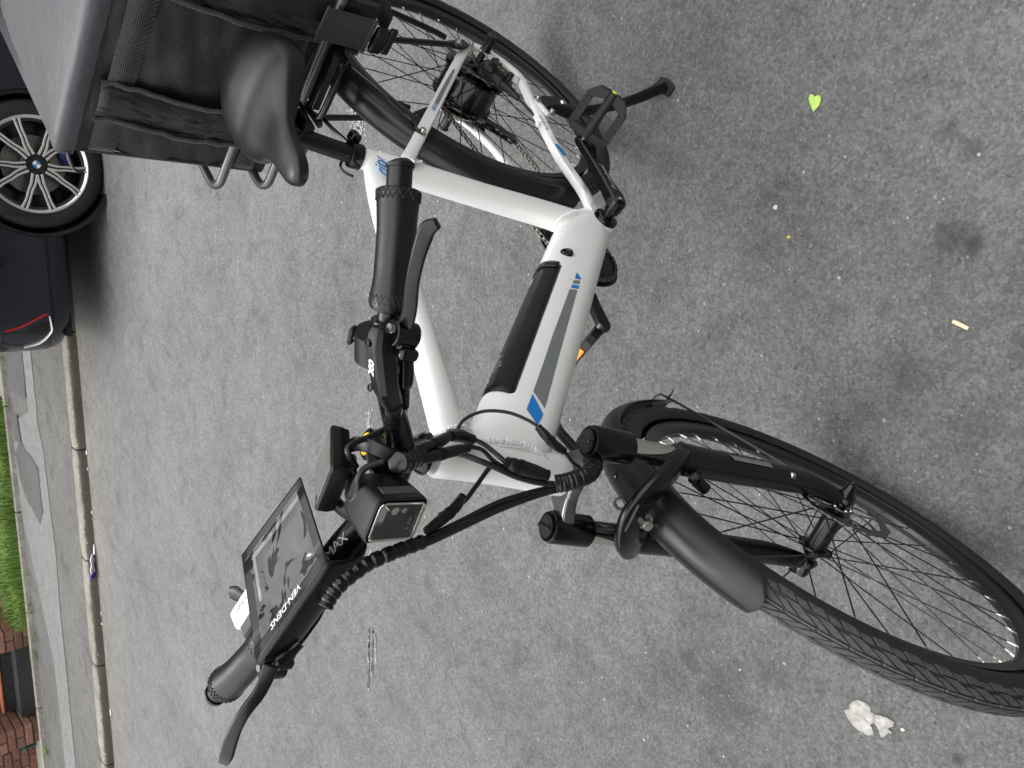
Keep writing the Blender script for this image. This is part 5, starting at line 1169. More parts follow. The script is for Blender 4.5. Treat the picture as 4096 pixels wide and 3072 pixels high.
# ---- grass ----
def leafmat(name, c1, c2):
    mt, nt, b = nodes_of(name); N = nt.nodes.new; K = nt.links.new
    oi = N('ShaderNodeNewGeometry'); rp = N('ShaderNodeMix'); rp.data_type = 'RGBA'; rp.inputs[6].default_value = rgba(c1); rp.inputs[7].default_value = rgba(c2); K(oi.outputs['Random Per Island'], rp.inputs[0]); K(rp.outputs[2], b.inputs['Base Color']); b.inputs['Roughness'].default_value = .5
    b.inputs['Transmission Weight'].default_value = 0; b.inputs['Subsurface Weight'].default_value = 0
    return mt
M['grass'] = leafmat('lush_grass', (.07, .15, .022), (.24, .36, .07)); M['weed'] = leafmat('weed_leaf', (.10, .2, .03), (.3, .42, .08)); M['deadleaf'] = leafmat('dry_leaf', (.2, .12, .06), (.42, .3, .18))
gr = MB(); rg = random.Random(3)
def blade(mb, s, t, z, h, lean, ang, w):
    dx, dy = cos(ang), sin(ang); px, py = -dy * w, dx * w; P = Lc(s, t, z)
    a, b_ = P + Vector((px, py, 0)), P - Vector((px, py, 0)); m1 = P + Vector((dx * lean * .35, dy * lean * .35, h * .62)); tip = P + Vector((dx * lean, dy * lean, h))
    mb.add([a, b_, m1 - Vector((px, py, 0)) * .7, m1 + Vector((px, py, 0)) * .7, tip], [(0, 1, 2, 3), (3, 2, 4)])
for k in range(20000):
    s = rg.uniform(2.0, 4.25); t = 6.88 + abs(rg.gauss(0, 1)) * .8 if rg.random() < .65 else rg.uniform(6.88, 9.5)
    if t > 9.5: continue
    cl_p = sin(s * 7 + t * 3) * sin(t * 5 - s * 2)
    h = rg.uniform(.06, .15) * (1 + .4 * cl_p) + .02; t_ = max(t, 6.88)
    blade(gr, s, t_, KH + .03, h, rg.uniform(.01, .11), rg.uniform(0, 2 * pi), rg.uniform(.0018, .0045))
go = obj('grass', gr, 'grass', smooth=False); go.matrix_basis = TG; tag(go, 'long lush green grass spilling over the garden edging', 'grass', kind='stuff')
def weed(s, t, n, r_, lab, seed, h=.05):
    q = random.Random(seed); mb = MB()
    for k in range(n):
        a = q.uniform(0, 2 * pi); d = q.uniform(0, r_); c_ = Vector((d * cos(a), d * sin(a), q.uniform(.005, h))); u = Vector((cos(a), sin(a), q.uniform(-.2, .5))).normalized(); w_ = Vector((-sin(a), cos(a), q.uniform(-.3, .3))).normalized(); L_ = q.uniform(.012, .028)
        mb.add([c_, c_ + u * L_ * .5 + w_ * L_ * .35, c_ + u * L_, c_ + u * L_ * .5 - w_ * L_ * .35], [(0, 1, 2, 3)])
    o = obj('weed', mb, 'weed', smooth=False); o.location = G(s, t, KH + .004); tag(o, lab, 'weed', 'weeds along the garden edge'); return o
weed(4.30, 6.82, 60, .07, 'bright green weed tuft at the corner of the left brick pier', 1); weed(4.02, 6.8, 50, .08, 'leafy weed trailing over the edging beside the grass', 2); weed(4.52, 6.82, 40, .06, 'small weed growing at the foot of the edging before the gate', 3)
weed(5.55, 6.82, 60, .09, 'moss-green weed strip along the edging near the right pier', 4, .03); weed(2.02, 6.82, 40, .06, 'small weed at the start of the grass bed', 5); weed(1.62, 6.84, 60, .14, 'low weeds along the pale path edge behind the car', 6, .03); weed(3.65, 6.82, 50, .10, 'creeping weed with dead leaves under the grass', 7, .04)
lt_ = MB(); q = random.Random(9)
for k in range(420):
    s, t = (q.uniform(.6, 6.5), 6.83 - abs(q.gauss(0, .05))) if k % 2 else (q.uniform(.6, 6.5), KT - abs(q.gauss(0, .05)) - .004); z = (KH + .006) if k % 2 else .004
    a = q.uniform(0, 6.28); L_ = q.uniform(.006, .02); c_ = Lc(s, t, z); u = Vector((cos(a), sin(a), q.uniform(-.1, .25))) * L_; w_ = Vector((-sin(a), cos(a), q.uniform(-.1, .25))) * L_ * .6
    lt_.add([c_ + Vector((0, 0, .002)), c_ + u * .5 + w_ * .5 + Vector((0, 0, .003)), c_ + u + Vector((0, 0, .002)), c_ + u * .5 - w_ * .5 + Vector((0, 0, .004))], [(0, 1, 2, 3)])
lo_ = obj('leaf_litter', lt_, 'deadleaf', smooth=False); lo_.matrix_basis = TG; tag(lo_, 'dry leaf crumbs and grit lying along the kerb and the garden edging', 'leaf litter', kind='stuff')
# ---- brick piers ----
M['brick'] = mat('red_brown_brick', (.19, .085, .06), .8, var=.25, scale=30, bump=.4, bscale=220, dust=.25, dustcol=(.28, .2, .16))
M['brickd'] = mat('dark_brick', (.14, .062, .045), .8, var=.25, scale=30, bump=.4, bscale=220, dust=.2)
M['brickp'] = mat('pale_brick', (.24, .12, .085), .8, var=.25, scale=30, bump=.4, bscale=220, dust=.25)
M['mortar'] = mat('dark_mortar', (.05, .045, .04), .95, var=.3, scale=60, bump=.5)
bm_ = MB(); bm_.box((0, 0, 0), (.212, .100, .062), ch=.004); BM = [mesh('brick', bm_, k, True, 40) for k in ('brick', 'brickd', 'brickp')]
hb_ = MB(); hb_.box((0, 0, 0), (.100, .100, .062), ch=.004); HM = [mesh('brick', hb_, k, True, 40) for k in ('brick', 'brickd', 'brickp')]
def pier(s0, t0, nlen, ncourse, lab, nwall, ang):
    root = thing('brick_pier', lab, 'brick pier', G(s0, t0, KH), (0, 0, ang)); q = random.Random(int(s0 * 100))
    co_ = MB(); Lt = .1105 * 2 * nlen; co_.box((Lt / 2, 0, ncourse * .075 / 2 - .004), (Lt - .018, .200, ncourse * .075 - .008)); obj('mortar_core', co_, 'mortar', root, smooth=False)
    for c_ in range(ncourse):
        z = .034 + c_ * .075
        if c_ % 2 == 0: slots_ = [(Lt * (k + .5) / nlen, sd, 0, .212) for k in range(nlen) for sd in (-.056, .056)]
        else:
            slots_ = [(.052, 0, 1, .212)] + [(.1105 + .221 * k + .1105, sd, 0, .212) for k in range(nlen - 1) for sd in (-.056, .056)] + [(Lt - .052, 0, 1, .212)]
        for x, y, turn, _ in slots_:
            o = bpy.data.objects.new('brick', q.choice(BM)); C.objects.link(o); o.parent = root; o.location = (x + q.uniform(-.002, .002), y + q.uniform(-.002, .002), z); o.rotation_euler = (0, q.uniform(-.008, .008), pi / 2 * turn + q.uniform(-.01, .01))
    return root
# local x of a pier runs away from the road
angT = atan2(TV.y, TV.x)
pA_ = pier(4.37, 7.0, 6, 11, 'left red-brown brick garden pier beside the long grass', 0, angT - radians(2)); pB_ = pier(5.42, 7.0, 6, 11, 'right red-brown brick garden pier past the black threshold', 0, angT + radians(2))
# threshold between the piers: black-painted blocks with an orange tile nosing
M['oldblack'] = mat('peeling_black_paint', (.022, .023, .025), .7, var=.4, scale=25, bump=.5, bscale=60, dust=.8, dustcol=(.2, .19, .16))
M['terracotta'] = mat('orange_tile', (.50, .16, .07), .6, var=.15, scale=40)
M['greenpaint'] = mat('dark_green_paint', (.02, .075, .05), .5, var=.15)
stp = thing('door_step', 'black-painted low step with orange tile nosing between the two brick piers', 'step', G(4.89, 7.1, KH))
def inv(o): return Matrix.Translation(-Vector(o.location)) @ TG
mb = MB(); mb.box((4.89, -7.24, KH + .07), (.80, .20, .14), ch=.008); mb.xf(inv(stp)); obj('riser', mb, 'oldblack', stp, angle=30)
mb = MB(); mb.box((4.89, -7.62, KH + .12), (.80, .56, .24), ch=.01); mb.xf(inv(stp)); obj('upper_block', mb, 'oldblack', stp, angle=30)
for k in range(4): mb = MB(); mb.box((4.60 + k * .196, -7.355, KH + .252), (.192, .055, .022), ch=.003); mb.xf(inv(stp)); obj('tile', mb, 'terracotta', stp)
for k in range(4): mb = MB(); mb.box((4.60 + k * .196, -7.60, KH + .250), (.192, .40, .016), ch=.003); mb.xf(inv(stp)); obj('tread_tile', mb, 'oldblack', stp)
rl_ = thing('garden_rail', 'dark green painted rail slanting beside the right brick pier', 'rail', G(5.8, 7.5, KH)); mb = MB(); mb.tube([Lc(5.72, 7.28, KH + .1), Lc(6.6, 8.6, KH + .35)], .022, 8); mb.xf(inv(rl_)); obj('bar', mb, 'greenpaint', rl_)
mb = MB(); mb.tube([Lc(5.74, 7.32, KH), Lc(5.74, 7.32, KH + .11)], .018, 8); mb.tube([Lc(6.5, 8.45, KH - .02), Lc(6.5, 8.45, KH + .33)], .018, 8); mb.xf(inv(rl_)); obj('post', mb, 'greenpaint', rl_)
lw = thing('low_brick_wall', 'low brick wall running on beyond the dark green rail', 'wall', G(5.66, 7.42, KH), (0, 0, atan2(SV.y, SV.x))); q = random.Random(77)
mb = MB(); mb.box((1.6, 0, .18), (3.3, .09, .36)); obj('mortar_core', mb, 'mortar', lw, smooth=False)
for c_ in range(5):
    for k in range(15): o = bpy.data.objects.new('brick', q.choice(BM)); C.objects.link(o); o.parent = lw; o.location = (.11 + k * .221 + (.11 if c_ % 2 else 0), q.uniform(-.002, .002), .034 + c_ * .075)

# ---- litter ----
def flat(name, pts, T, mt, lab, cat, th=.0006, bend=.002, grp=None, seed=1):
    q = random.Random(seed); n = len(pts); cx_ = sum(p[0] for p in pts) / n; cy_ = sum(p[1] for p in pts) / n; mb = MB(); vs = [(cx_, cy_, bend)]; fs = []
    for r_ in (.4, .75, 1.0):
        for p in pts: vs.append((cx_ + (p[0] - cx_) * r_, cy_ + (p[1] - cy_) * r_, .0012 + q.uniform(0, bend) * (1 if r_ < 1 else .6)))
    for i in range(n): fs.append((0, 1 + i, 1 + (i + 1) % n))
    for k in range(2):
        for i in range(n): a = 1 + k * n; fs.append((a + i, a + n + i, a + n + (i + 1) % n, a + (i + 1) % n))
    mb.add(vs, fs); o = obj(name, mb, mt, solid=th, angle=60); o.matrix_basis = T; tag(o, lab, cat, grp); return o
M['leaf'] = mat('pale_green_leaf', (.42, .62, .12), .5, var=.2, scale=200, bump=.3, bscale=600)
M['veins'] = mat('pale_leaf_vein', (.55, .7, .25), .6)
M['paper'] = mat('dirty_white_paper', (.33, .32, .295), .85, var=.3, scale=90, bump=.9, bscale=380, dust=.3, dustcol=(.4, .38, .34))
M['filter'] = mat('cigarette_paper', (.72, .60, .40), .8, var=.2, scale=300, bump=.4)
M['packw'] = mat('white_plastic_film', (.72, .74, .78), .35, var=.12, scale=60); M['packb'] = mat('deep_blue_print', (.02, .03, .42), .35)
def W(z=0): return Matrix.Translation((0, 0, z))
LEAF = [(0.4804, 0.377), (0.4848, 0.3812), (0.4932, 0.3817), (0.496, 0.3873), (0.5021, 0.3891), (0.5091, 0.3839), (0.5124, 0.3759), (0.5124, 0.367), (0.5116, 0.3601), (0.5048, 0.3613), (0.4948, 0.3655), (0.4855, 0.3703)]
lf = thing('fallen_leaf', 'pale green heart-shaped leaf lying on the asphalt beyond the kickstand', 'leaf', (.5, .373, 0)); o = flat('blade', [(x - .5, y - .373) for x, y in LEAF], Matrix(), 'leaf', None, None, bend=.004, seed=3); o.parent = lf
mb = MB(); mb.tube([(-.012, .0085, .0045), (-.002, .0005, .0058), (.0116, -.0125, .003)], .0006, 5)
for a_, b_ in (((-.006, .004), (-.001, .012)), ((0, -.001), (.006, .006)), ((-.007, .004), (-.013, .001)), ((0, -.001), (-.004, -.007))): mb.tube([(a_[0], a_[1], .0052), (b_[0], b_[1], .0045)], .0004, 4)
obj('leaf_vein', mb, 'veins', lf); mb = MB(); mb.tube([(.0116, -.0125, .002), (.0196, -.0165, .001)], .0007, 5); obj('stem', mb, 'darkbrown' if 'darkbrown' in M else 'deadleaf', lf)
bu_ = thing('cigarette_butt', 'squashed cream cigarette butt lying alone on the asphalt', 'cigarette butt', (1.005, .2765, 0)); mb = MB(); mb.tube([(-.0135, -.0048, .0035), (-.004, -.0012, .0037), (.006, .0022, .0034), (.0135, .0048, .0035)], [.0036, .0038, .0037, .0034], 10, 2, flat=.8); obj('paper_tube', mb, 'filter', bu_); mb = MB(); mb.tube([(-.0139, -.0049, .0035), (-.0134, -.0047, .0035)], .003, 10, flat=.8); obj('filter_end', mb, 'paper', bu_)
PAPER = [(1.4595, -0.4154), (1.454, -0.4091), (1.4508, -0.397), (1.4532, -0.3839), (1.46, -0.3773), (1.4688, -0.3703), (1.4776, -0.3709), (1.4831, -0.3771), (1.4871, -0.372), (1.4917, -0.3713), (1.5046, -0.3848), (1.5046, -0.3955), (1.518, -0.399), (1.5236, -0.4049), (1.5193, -0.4165), (1.5077, -0.4261), (1.4926, -0.4341), (1.4729, -0.4329), (1.4586, -0.429)]
P2 = [(1.4960, -0.3605), (1.505, -0.3517), (1.5188, -0.3438), (1.5242, -0.3523), (1.5233, -0.3623), (1.5258, -0.3658), (1.5374, -0.3607), (1.5316, -0.371), (1.5354, -0.3866), (1.5323, -0.3923), (1.5153, -0.3855), (1.5038, -0.3848), (1.4905, -.3715)]
pp_ = thing('torn_paper', 'crumpled dirty white scrap of paper flattened on the asphalt near the front tyre', 'paper scrap', (1.49, -.4, 0))
for k, (P_, sd_) in enumerate(((PAPER, 5), (P2, 6))): o = flat('scrap', [(x - 1.49, y + .4) for x, y in P_], Matrix.Translation((0, 0, .0006 * k)), 'paper', None, None, bend=.0035, seed=sd_); o.parent = pp_
def pebble(x, y, r_, mt, lab, seed):
    q = random.Random(seed); mb = MB(); mb.ball((0, 0, r_ * .5), r_, 5, (1.1, .9, .6)); mb.v = [v * q.uniform(.82, 1.15) for v in mb.v]; o = obj('pebble', mb, mt, angle=50); o.location = (x, y, 0); o.rotation_euler = (0, 0, q.uniform(0, 6)); tag(o, lab, 'pebble', 'loose pebbles on the road')
M['pebw'] = mat('white_stone', (.65, .62, .58), .7, bump=.4); M['pebp'] = mat('pink_stone', (.42, .22, .16), .8, bump=.4); M['peby'] = mat('yellow_chip', (.75, .62, .08), .6); M['pebg'] = mat('grey_stone', (.10, .105, .11), .8, bump=.4)
pebble(.4701, -1.0947, .0055, 'pebp', 'reddish brown pebble on the road below the headlight', 1); pebble(.5847, .1789, .0055, 'pebw', 'small white stone on the asphalt between leaf and crank', 2); pebble(.65, .1573, .0032, 'peby', 'tiny bright yellow chip on the asphalt beside the crank', 3); pebble(.6332, .5287, .005, 'pebg', 'small pale stone near the corner beyond the leaf', 4); pebble(1.5365, -.339, .0042, 'pebw', 'white crumb just beyond the torn paper', 5); pebble(.8563, -.0176, .004, 'pebg', 'dark grit stone on the asphalt between down tube and front fender', 6)
# toothpaste-like packet standing in the gutter
pk = thing('litter_packet', 'crushed white and blue plastic packet lying in the gutter against the kerb', 'packet', G(2.85, 4.725, 0))
def pkm(a, b, w0, w1): 
    mb = MB(); A_, B_ = Vector(a), Vector(b); mb.grid(lambda u, v: (A_.lerp(B_, u) + Vector((0, (v - .5) * (w0 + (w1 - w0) * u) * .75, (v - .5) * (w0 + (w1 - w0) * u) * .66 + .004 * sin(u * 12 + v * 5)))), 8, 6); mb.xf(Matrix.Translation(-Vector(pk.location)) @ TG); return mb
obj('film', pkm((2.775, -4.725, .032), (2.925, -4.73, .036), .03, .062), 'packw', pk, solid=.006); obj('printed_end', pkm((2.925, -4.73, .036), (2.965, -4.735, .038), .062, .068), 'packb', pk, solid=.007)
mb = MB(); mb.tube([Vector((2.70, -4.72, .012)), Vector((2.775, -4.722, .016))], [.006, .012], 8, flat=.4); mb.xf(Matrix.Translation(-Vector(pk.location)) @ TG); obj('crumpled_tail', mb, 'packw', pk)
# other scraps along the gutter
for k, (s, t, L_, mt, lab) in enumerate([(1.99, 4.72, .035, 'packw', 'narrow white scrap in the gutter at the kerb joint'), (2.12, 4.73, .03, 'packw', 'white torn scrap in the gutter a little past the kerb joint'), (2.45, 4.72, .028, 'packw', 'small white scrap in the gutter before the blue packet'), (3.25, 4.71, .035, 'packw', 'thin white scrap in the gutter past the blue packet'), (3.34, 4.72, .022, 'packw', 'tiny white scrap in the gutter beyond the thin one'), (4.08, 4.70, .06, 'filter', 'pale tan flattened scrap in the gutter'), (3.94, 4.70, .02, 'terracotta', 'small orange fragment in the gutter'), (1.30, 4.70, .022, 'pebp', 'pink fragment in the gutter near the car bumper')]):
    q = random.Random(k); n = 9; pts_ = [(L_ * .5 * cos(2 * pi * i / n) * q.uniform(.7, 1.2), L_ * .22 * sin(2 * pi * i / n) * q.uniform(.7, 1.2)) for i in range(n)]
    flat('litter_scrap', pts_, Matrix.Translation(G(s, t, .002)) @ Matrix.Rotation(atan2(SV.y, SV.x) + q.uniform(-.15, .15), 4, 'Z'), mt, lab, 'litter', bend=.008, seed=k, grp='litter in the gutter')
# worn white paint flecks on the carriageway
wp = MB(); q = random.Random(21)
def flecks(p0, p1, n, w):
    for k in range(n):
        f = q.random(); c_ = Vector(p0).lerp(Vector(p1), f) + Vector((q.gauss(0, w), q.gauss(0, w), 0)); L_ = q.uniform(.0012, .0055); m_ = q.randint(4, 6); a0 = q.uniform(0, 6)
        P_ = [c_ + Vector((L_ * cos(a0 + 2 * pi * i / m_) * q.uniform(.5, 1.3), L_ * .6 * sin(a0 + 2 * pi * i / m_) * q.uniform(.5, 1.3), .004)) for i in range(m_)]; wp.add(P_, [tuple(range(m_))])
flecks((.26, -1.80, 0), (.30, -1.86, 0), 40, .006); flecks((.455, -2.055, 0), (.625, -2.27, 0), 420, .0022); flecks((.475, -2.04, 0), (.60, -2.20, 0), 320, .0022); flecks((.50, -2.04, 0), (.58, -2.13, 0), 40, .003); flecks((-.045, -1.465, 0), (-.095, -1.38, 0), 110, .007); flecks((-.85, -.667, 0), (-.77, -.67, 0), 220, .012); flecks((-.80, -.69, 0), (-.74, -.65, 0), 30, .02)
wpo = obj('worn_paint', wp, 'paintfleck', smooth=False); wpo['kind'] = 'structure'

# ================= PARKED CAR (far kerb, two wheels up on the footway) =================
def carpaint():
    mt, nt, b = nodes_of('deep_navy_car_paint'); b.inputs['Base Color'].default_value = (.002, .0035, .010, 1); b.inputs['Roughness'].default_value = .3; b.inputs['Coat Weight'].default_value = .7; b.inputs['Specular IOR Level'].default_value = .25; b.inputs['Coat Roughness'].default_value = .03
    N = nt.nodes.new; n = N('ShaderNodeTexNoise'); n.inputs['Scale'].default_value = 900; r_ = N('ShaderNodeMapRange'); r_.inputs[3].default_value = .25; r_.inputs[4].default_value = .42; nt.links.new(n.outputs[0], r_.inputs[0]); nt.links.new(r_.outputs[0], b.inputs['Roughness']); return mt
M['navy'] = carpaint(); M['tint'] = mat('dark_glass', .008, .05, coat=1); M['redlens'] = mat('red_reflector', (.30, .01, .015), .15, coat=.5); M['liner'] = mat('wheel_arch_liner', .006, .8); M['roundb'] = mat('badge_blue', (.03, .16, .42), .3); M['roundw'] = mat('badge_white', (.7, .71, .72), .3)
M['alloyface'] = mat('machined_alloy_face', (.60, .59, .57), .22, metal=.7, var=.03); M['alloydark'] = mat('black_alloy', .012, .25, var=.1); M['discsteel'] = mat('car_brake_disc', (.2, .19, .18), .35, metal=.8, var=.2)
SC, TCc, HL, HW = -1.24, 4.735, 2.37, .925
car = thing('parked_car', 'dark navy car with black and silver alloy wheels, parked at the far kerb', 'car', G(SC, TCc, 0), (0, 0, atan2(SV.y, SV.x)))
# car-local: x along s, y = -t about the car's centre
def plan(q):     # rounded rectangle perimeter, returns (x, y, nx, ny); q in metres from rear middle, anticlockwise seen from above
    r = .34; a, b = HL, HW; segs = [(b - r), r * pi / 2, 2 * (a - r), r * pi / 2, 2 * (b - r), r * pi / 2, 2 * (a - r), r * pi / 2, (b - r)]
    q = q % sum(segs)
    if q < segs[0]: return a, q, 1, 0
    q -= segs[0]
    if q < segs[1]: t = q / r; return a - r + r * cos(t), b - r + r * sin(t), cos(t), sin(t)
    q -= segs[1]
    if q < segs[2]: return a - r - q, b, 0, 1
    q -= segs[2]
    if q < segs[3]: t = q / r; return -a + r - r * sin(t), b - r + r * cos(t), -sin(t), cos(t)
    q -= segs[3]
    if q < segs[4]: return -a, b - r - q, -1, 0
    q -= segs[4]
    if q < segs[5]: t = q / r; return -a + r - r * cos(t), -b + r - r * sin(t), -cos(t), -sin(t)
    q -= segs[5]
    if q < segs[6]: return -a + r + q, -b, 0, -1
    q -= segs[6]
    if q < segs[7]: t = q / r; return a - r + r * sin(t), -b + r - r * cos(t), sin(t), -cos(t)
    q -= segs[7]; return a, -b + r + q, 1, 0
PL = 2 * (HW - .34) * 2 + 2 * (HL - .34) * 2 + 2 * pi * .34
def inset(z, x):
    p = [(.235, .075), (.26, .035), (.30, .012), (.338, .004), (.343, .010), (.350, .010), (.356, .001), (.5, 0), (.62, .004), (.70, .012), (.74, .004), (.80, .016), (.90, .045), (.97, .085), (1.0, .13)]
    for (a, u), (b, v) in zip(p, p[1:]):
        if a <= z <= b: return u + (v - u) * (z - a) / (b - a)
    return p[-1][1]
def skin(q, z, off=0):
    x, y, nx, ny = plan(q); e = max(0, abs(x) - 1.9) / .47; i = inset(z, x) - off + .0
    if abs(nx) > .3: i += .10 * max(0, z - .55) * abs(nx)
    return Vector((x - nx * i, y - ny * i, z))
ARX = [(.03 - SC), (-2.83 - SC)]; AR, AZ = .405, .355
nq, zs = 760, [.235, .26, .30, .338, .343, .350, .356] + [.37 + k * .0157 for k in range(41)]
V_, F_ = [], []
for i in range(nq):
    for z in zs:
        p = skin(PL * i / nq, z)
        for ax_ in ARX:
            d = sqrt((p.x - ax_) ** 2 + (p.z - AZ) ** 2)
            if abs(p.y) > .6 and AR - .012 < d < AR + .010: k_ = AR / d; p = Vector((ax_ + (p.x - ax_) * k_, p.y, AZ + (p.z - AZ) * k_))
        V_.append(p)
nz = len(zs)
for i in range(nq):
    for j in range(nz - 1):
        f = (i * nz + j, ((i + 1) % nq) * nz + j, ((i + 1) % nq) * nz + j + 1, i * nz + j + 1); c_ = sum((V_[k] for k in f), Vector()) / 4
        if any(abs(c_.y) > .6 and sqrt((c_.x - a) ** 2 + (c_.z - AZ) ** 2) < AR - .002 for a in ARX): continue
        F_.append(f)
bd_ = MB(); bd_.v = V_; bd_.f = F_
top = [V_[i * nz + nz - 1] for i in range(nq)]
ring2 = [Vector((p.x * .97, p.y * .9, p.z + .02 + (.06 if p.x > -1.2 else .02))) for p in top]
n0 = len(bd_.v); bd_.v += ring2; bd_.f += [(i * nz + nz - 1, ((i + 1) % nq) * nz + nz - 1, n0 + (i + 1) % nq, n0 + i) for i in range(nq)]; bd_.f.append(tuple(range(n0, n0 + nq)))
body = obj('body', bd_, 'navy', car, angle=30)
lb_ = MB(); lb_.box((0, 0, .24), (2 * HL - .2, 2 * HW - .22, .03)); obj('underbody', lb_, 'liner', car)
for ax_ in ARX:
    for sg in (1, -1):
        mb = MB(); mb.lathe([(AR - .001, -.012), (AR - .02, -.012), (AR - .02, -.30), (0, -.30)], (ax_, sg * HW, AZ), (0, sg, 0), 48); obj('arch_liner', mb, 'liner', car)
gh = MB(); rings = []
for z, x0, x1, w_ in [(.98, -.95, 2.12, .80), (1.10, -.62, 1.95, .755), (1.28, -.12, 1.60, .69), (1.40, .22, 1.30, .62), (1.425, .35, 1.15, .55)]:
    rings.append([Vector(((x0 + x1) / 2 + (x1 - x0) / 2 * math.copysign(abs(cos(a)) ** .45, cos(a)), w_ * math.copysign(abs(sin(a)) ** .35, sin(a)), z)) for a in [2 * pi * k / 64 for k in range(64)]])
gh.loft(rings); obj('cabin_glass', gh, 'tint', car, angle=40)
rf2 = MB(); rf2.loft([[Vector((v.x, v.y * 1.015, v.z + .004)) for v in rings[3]], [Vector((v.x, v.y, v.z + .012)) for v in rings[4]]]); obj('roof', rf2, 'navy', car, angle=40)
for sg in (1, -1):
    for (a, b) in (((-.93, .80, .985), (.22, .63, 1.41)), ((.62, .815, .985), (.66, .64, 1.41)), ((2.08, .80, .985), (1.28, .63, 1.41))):
        mb = MB(); mb.tube([Vector((a[0], sg * a[1], a[2])), Vector((b[0], sg * b[1], b[2]))], .026, 8); obj('pillar', mb, 'navy', car)
    for x in (-.35, .72, 1.55):
        mb = MB(); mb.box((x, sg * (HW + .001 - inset(.6, 0)), .62), (.006, .006, .62)); obj('door_gap', mb, 'liner', car)
    for x in (.45, 1.32): mb = MB(); mb.tube([Vector((x - .09, sg * (HW - .012), .80)), Vector((x, sg * (HW + .014), .805)), Vector((x + .09, sg * (HW - .012), .80))], .012, 8, 3); obj('door_handle', mb, 'navy', car)
    mb = MB(); mb.ball((-.55, sg * 1.0, 1.0), .09, 8, (1, .9, .7)); mb.tube([(-.55, sg * .84, .99), (-.55, sg * .95, .99)], .03, 8); obj('door_mirror', mb, 'navy', car)
# bumper furniture on both rear corners: silver trim and red reflector
for sg in (-1, 1):
    Cq = (HW - .34) + .34 * pi / 2       # perimeter distance to the end of the rear corner (side +y)
    def qs(d): return (sg * (Cq + d)) % PL     # d>0 runs forward along the side, d<0 round to the back
    P = [skin(qs(d), z, .003) for d, z in ((-.10, .365), (-.17, .352), (-.215, .352), (-.30, .40), (-.345, .48))]
    tr_ = MB(); tr_.tube(P, [.005, .011, .012, .011, .009], 8, 3, flat=.6); obj('bumper_trim', tr_, 'silverpaint', car, label='silver angular bumper trim')
    P = [skin(qs(d), z, .002) for d, z in ((-.085, .375), (-.12, .44), (-.16, .51), (-.19, .59))]
    tr_ = MB(); tr_.tube(P, .006, 8, 3); obj('reflector', tr_, 'redlens', car)
    P = [skin(qs(d), z, -.004) for d, z in ((-.14, .375), (-.21, .37), (-.28, .42), (-.33, .50), (-.30, .60), (-.2, .60))]
    mb = MB(); mb.add([p + Vector((plan(qs(-.2))[2], plan(qs(-.2))[3], 0)) * .008 for p in P], [(0, 1, 2, 3, 4, 5)]); obj('bumper_vent', mb, 'blackgloss', car, smooth=False)
    mb = MB(); mb.grid(lambda u, v: skin(qs(-.35 - .25 * u + .12), .74 + .11 * v, .004), 10, 4); obj('rear_light', mb, 'redlens', car)
# wheels
def car_wheel(x, sg):
    w = bpy.data.objects.new('wheel', wheel_me[0]); C.objects.link(w); w.parent = car; w.location = (x, sg * (HW - .012), .357); w.rotation_euler = (0, 0, 0 if sg < 0 else pi)
    for nm, me in wheel_me[1]:
        o = bpy.data.objects.new(nm, me); C.objects.link(o); o.parent = w
ty = MB(); Yn = (0, -1, 0)      # outboard face at -y
ty.lathe([(.235, -.01), (.262, -.002), (.268, .0), (.30, .004), (.335, -.004), (.350, -.018), (.356, -.032), (.357, -.10), (.357, -.16), (.350, -.20), (.30, -.215), (.25, -.20)], (0, 0, 0), Yn, 96)
sip = MB()
for k in range(72):
    a = 2 * pi * k / 72; sip.box((0, 0, 0), (.0025, .02, .018), Matrix.Rotation(-a, 4, 'Y') @ Matrix.Translation((.3475, .018, 0)) @ Matrix.Rotation(pi / 2, 4, 'Y') @ Matrix.Rotation(.0, 4, 'Z'))
rim_ = MB(); rim_.lathe([(.2685, .0), (.2695, .004), (.2655, .005), (.259, .002), (.252, -.004)], (0, 0, 0), Yn, 96)
brl = MB(); brl.lathe([(.252, -.004), (.246, -.02), (.24, -.15), (.05, -.16), (0, -.16)], (0, 0, 0), Yn, 64)
dsc = MB(); dsc.lathe([(.07, -.075), (.165, -.075), (.167, -.085)], (0, 0, 0), Yn, 48)
spd, spf = MB(), MB()
for k in range(5):
    a0 = radians([34, 106, 178, 250, -38][k])
    for sg in (1, -1):
        a = a0 + sg * radians(16.5); ar = a0 + sg * radians(15)
        din, dout = Vector((cos(a0 + sg * .20), 0, sin(a0 + sg * .20))), Vector((cos(a), 0, sin(a)))
        P = [din * .055 + Vector((0, -.006, 0)), din * .11 + Vector((0, -.004, 0)), Vector((cos(a0 + sg * .25), 0, sin(a0 + sg * .25))) * .15 + Vector((0, -.003, 0)), Vector((cos(ar), 0, sin(ar))) * .21 + Vector((0, -.003, 0)), dout * .258 + Vector((0, .001, 0))]
        flatbar(spd, [p + Vector((0, .014, 0)) for p in P], [.022, .018, .0165, .0165, .021], [.013] * 5, 3)
        for off, w_ in ((-1, .0048), (1, .0048)):
            Q = []
            for i, p in enumerate(P):
                T_ = (P[min(i + 1, 4)] - P[max(i - 1, 0)]).normalized(); n_ = Vector((-T_.z, 0, T_.x)); Q.append(p + n_ * off * [.0125, .0105, .0095, .0095, .0125][i] + Vector((0, -.0005, 0)))
            flatbar(spf, Q, [.0066, .0056, .0050, .0050, .0066], [.0025] * 5, 3)
hubm = MB(); hubm.lathe([(0, .000), (.036, .000), (.052, -.004), (.075, -.016), (.078, -.03)], (0, 0, 0), Yn, 36)
